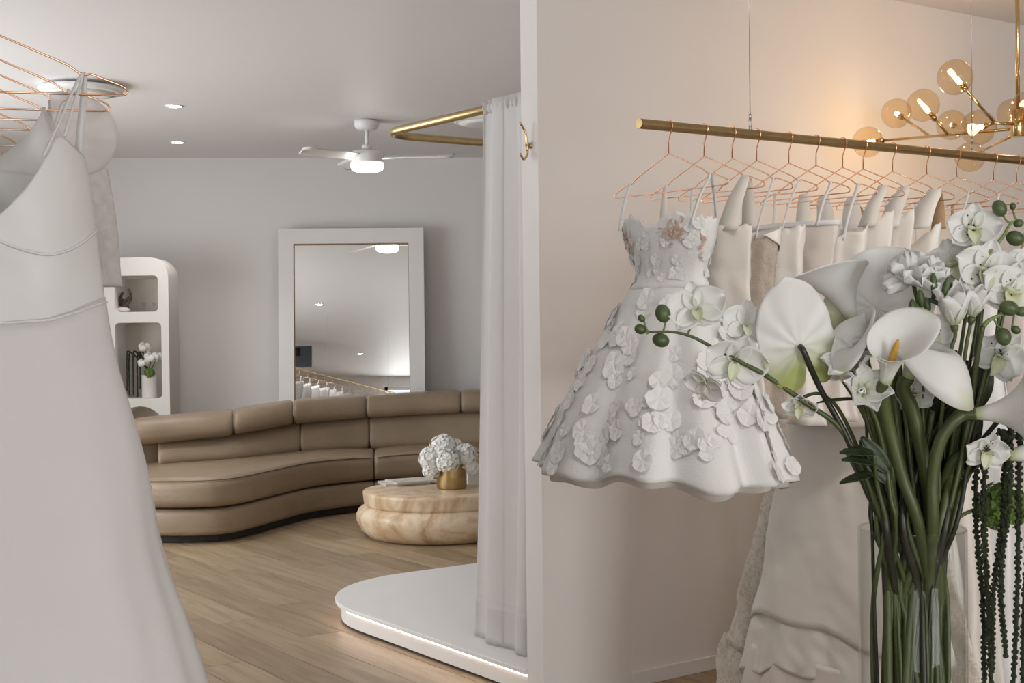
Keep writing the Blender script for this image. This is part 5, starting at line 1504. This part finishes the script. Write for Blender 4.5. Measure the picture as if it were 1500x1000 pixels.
for (px, py, rim_, lab) in ((1300, 720, 1300, 'dark leaves behind the anthurium stalk'), (1325, 700, 1325, 'dark leaves behind the stem of the central calla'), (1362, 690, 1360, 'dark leaves behind the stem of the drooping calla'), (1385, 660, 1380, 'dark leaves behind the arched calla stem'), (1425, 640, 1392, 'dark leaves behind the small hanging orchid')):
    leaf(lab, B(px, py, 0.05), (br.uniform(-0.2, 0.2), 0, 1), (0, -1, 0), 0.13, 0.034, [], rim_, 0.05, 4)
# --- plain green stems filling the vase
for k in range(34):
    rim = 1270 + 134 * ((k * 0.618) % 1.0); dep = br.uniform(-0.055, 0.055)
    topx = rim + br.uniform(-22, 40) + (rim - 1336) * 0.35; topy = br.uniform(560, 660)
    hd = B(topx, topy, br.uniform(-0.01, 0.09))
    t = MB(); P = stem_path(hd, [hd.lerp(inside(rim, 772, dep), 0.55)], rim, dep, br.uniform(1268, 1404))
    r = br.choice((0.003, 0.0042, 0.0055, 0.007))
    t.tube(P, [r * (0.75 + 0.25 * i / len(P)) for i in range(len(P))], 8)
    tag(t.build('cut_greenery', M['stem'] if k % 3 else M['stem_dark']), 'thick green stem standing in the glass vase' if k % 3 else 'thin dark stem standing in the glass vase', 'foliage', 'stems in the glass vase')
# --- hanging amaranthus strands
strands = [(1430, 640, 1010, 0.0, 1440), (1442, 655, 1020, -0.03, 1448), (1472, 640, 985, -0.02, 1455), (1480, 610, 960, -0.05, 1466), (1493, 600, 1015, -0.03, 1490), (1506, 640, 1010, 0.0, 1500)]
for k, (px, y0, y1_, dy, x2) in enumerate(strands):
    top = B(px - 6, y0 - 10, dy)
    rimp = inside(1392 - 3 * k, 772, 0.03 - 0.008 * k)
    bot2 = inside(1370 - 6 * k, 1000, -0.02); bot2.z = VB + 0.04
    t = flower_thing('amaranthus_strand', 'dark green amaranthus strand trailing down beside the glass vase', 'foliage', 'amaranthus strands')
    m = MB(); m.tube(spline([bot2, rimp, rimp.lerp(top, 0.5) + V((-0.004, 0, 0.02)), top], 6), 0.0026, 6); m.build('stem', M['stem_dark'], t)
    P = spline([top, B(px, y0 + 8, dy), B(px + br.uniform(-3, 3), (2 * y0 + y1_) / 3, dy), B(x2, (y0 + 2 * y1_) / 3, dy), B(x2 + br.uniform(-8, 8), y1_, dy)], 16)
    m = MB(); m.tube(P, 0.0028, 6)
    for i, p in enumerate(P):
        s = (0.0056 if i > 3 else 0.004) * (1.05 - 0.3 * i / len(P))
        for j in range(4):
            a = br.uniform(0, 6.28)
            m.ell(p + V((cos(a), sin(a), br.uniform(-0.4, 0.4))) * s * 0.6, (s * br.uniform(0.45, 0.8), s * br.uniform(0.45, 0.8), s * br.uniform(0.5, 0.8)), 6, 4)
    m.build('tassel', M['amaranth'], t, smooth=False)
hydrangea_head('green_hydrangea', 'green hydrangea head behind the hanging strands', B(1468, 742, 0.05), 0.036, inside(1385, 772, 0.04), 90, 0.010, M['green_flower'], GRP, 0.003)
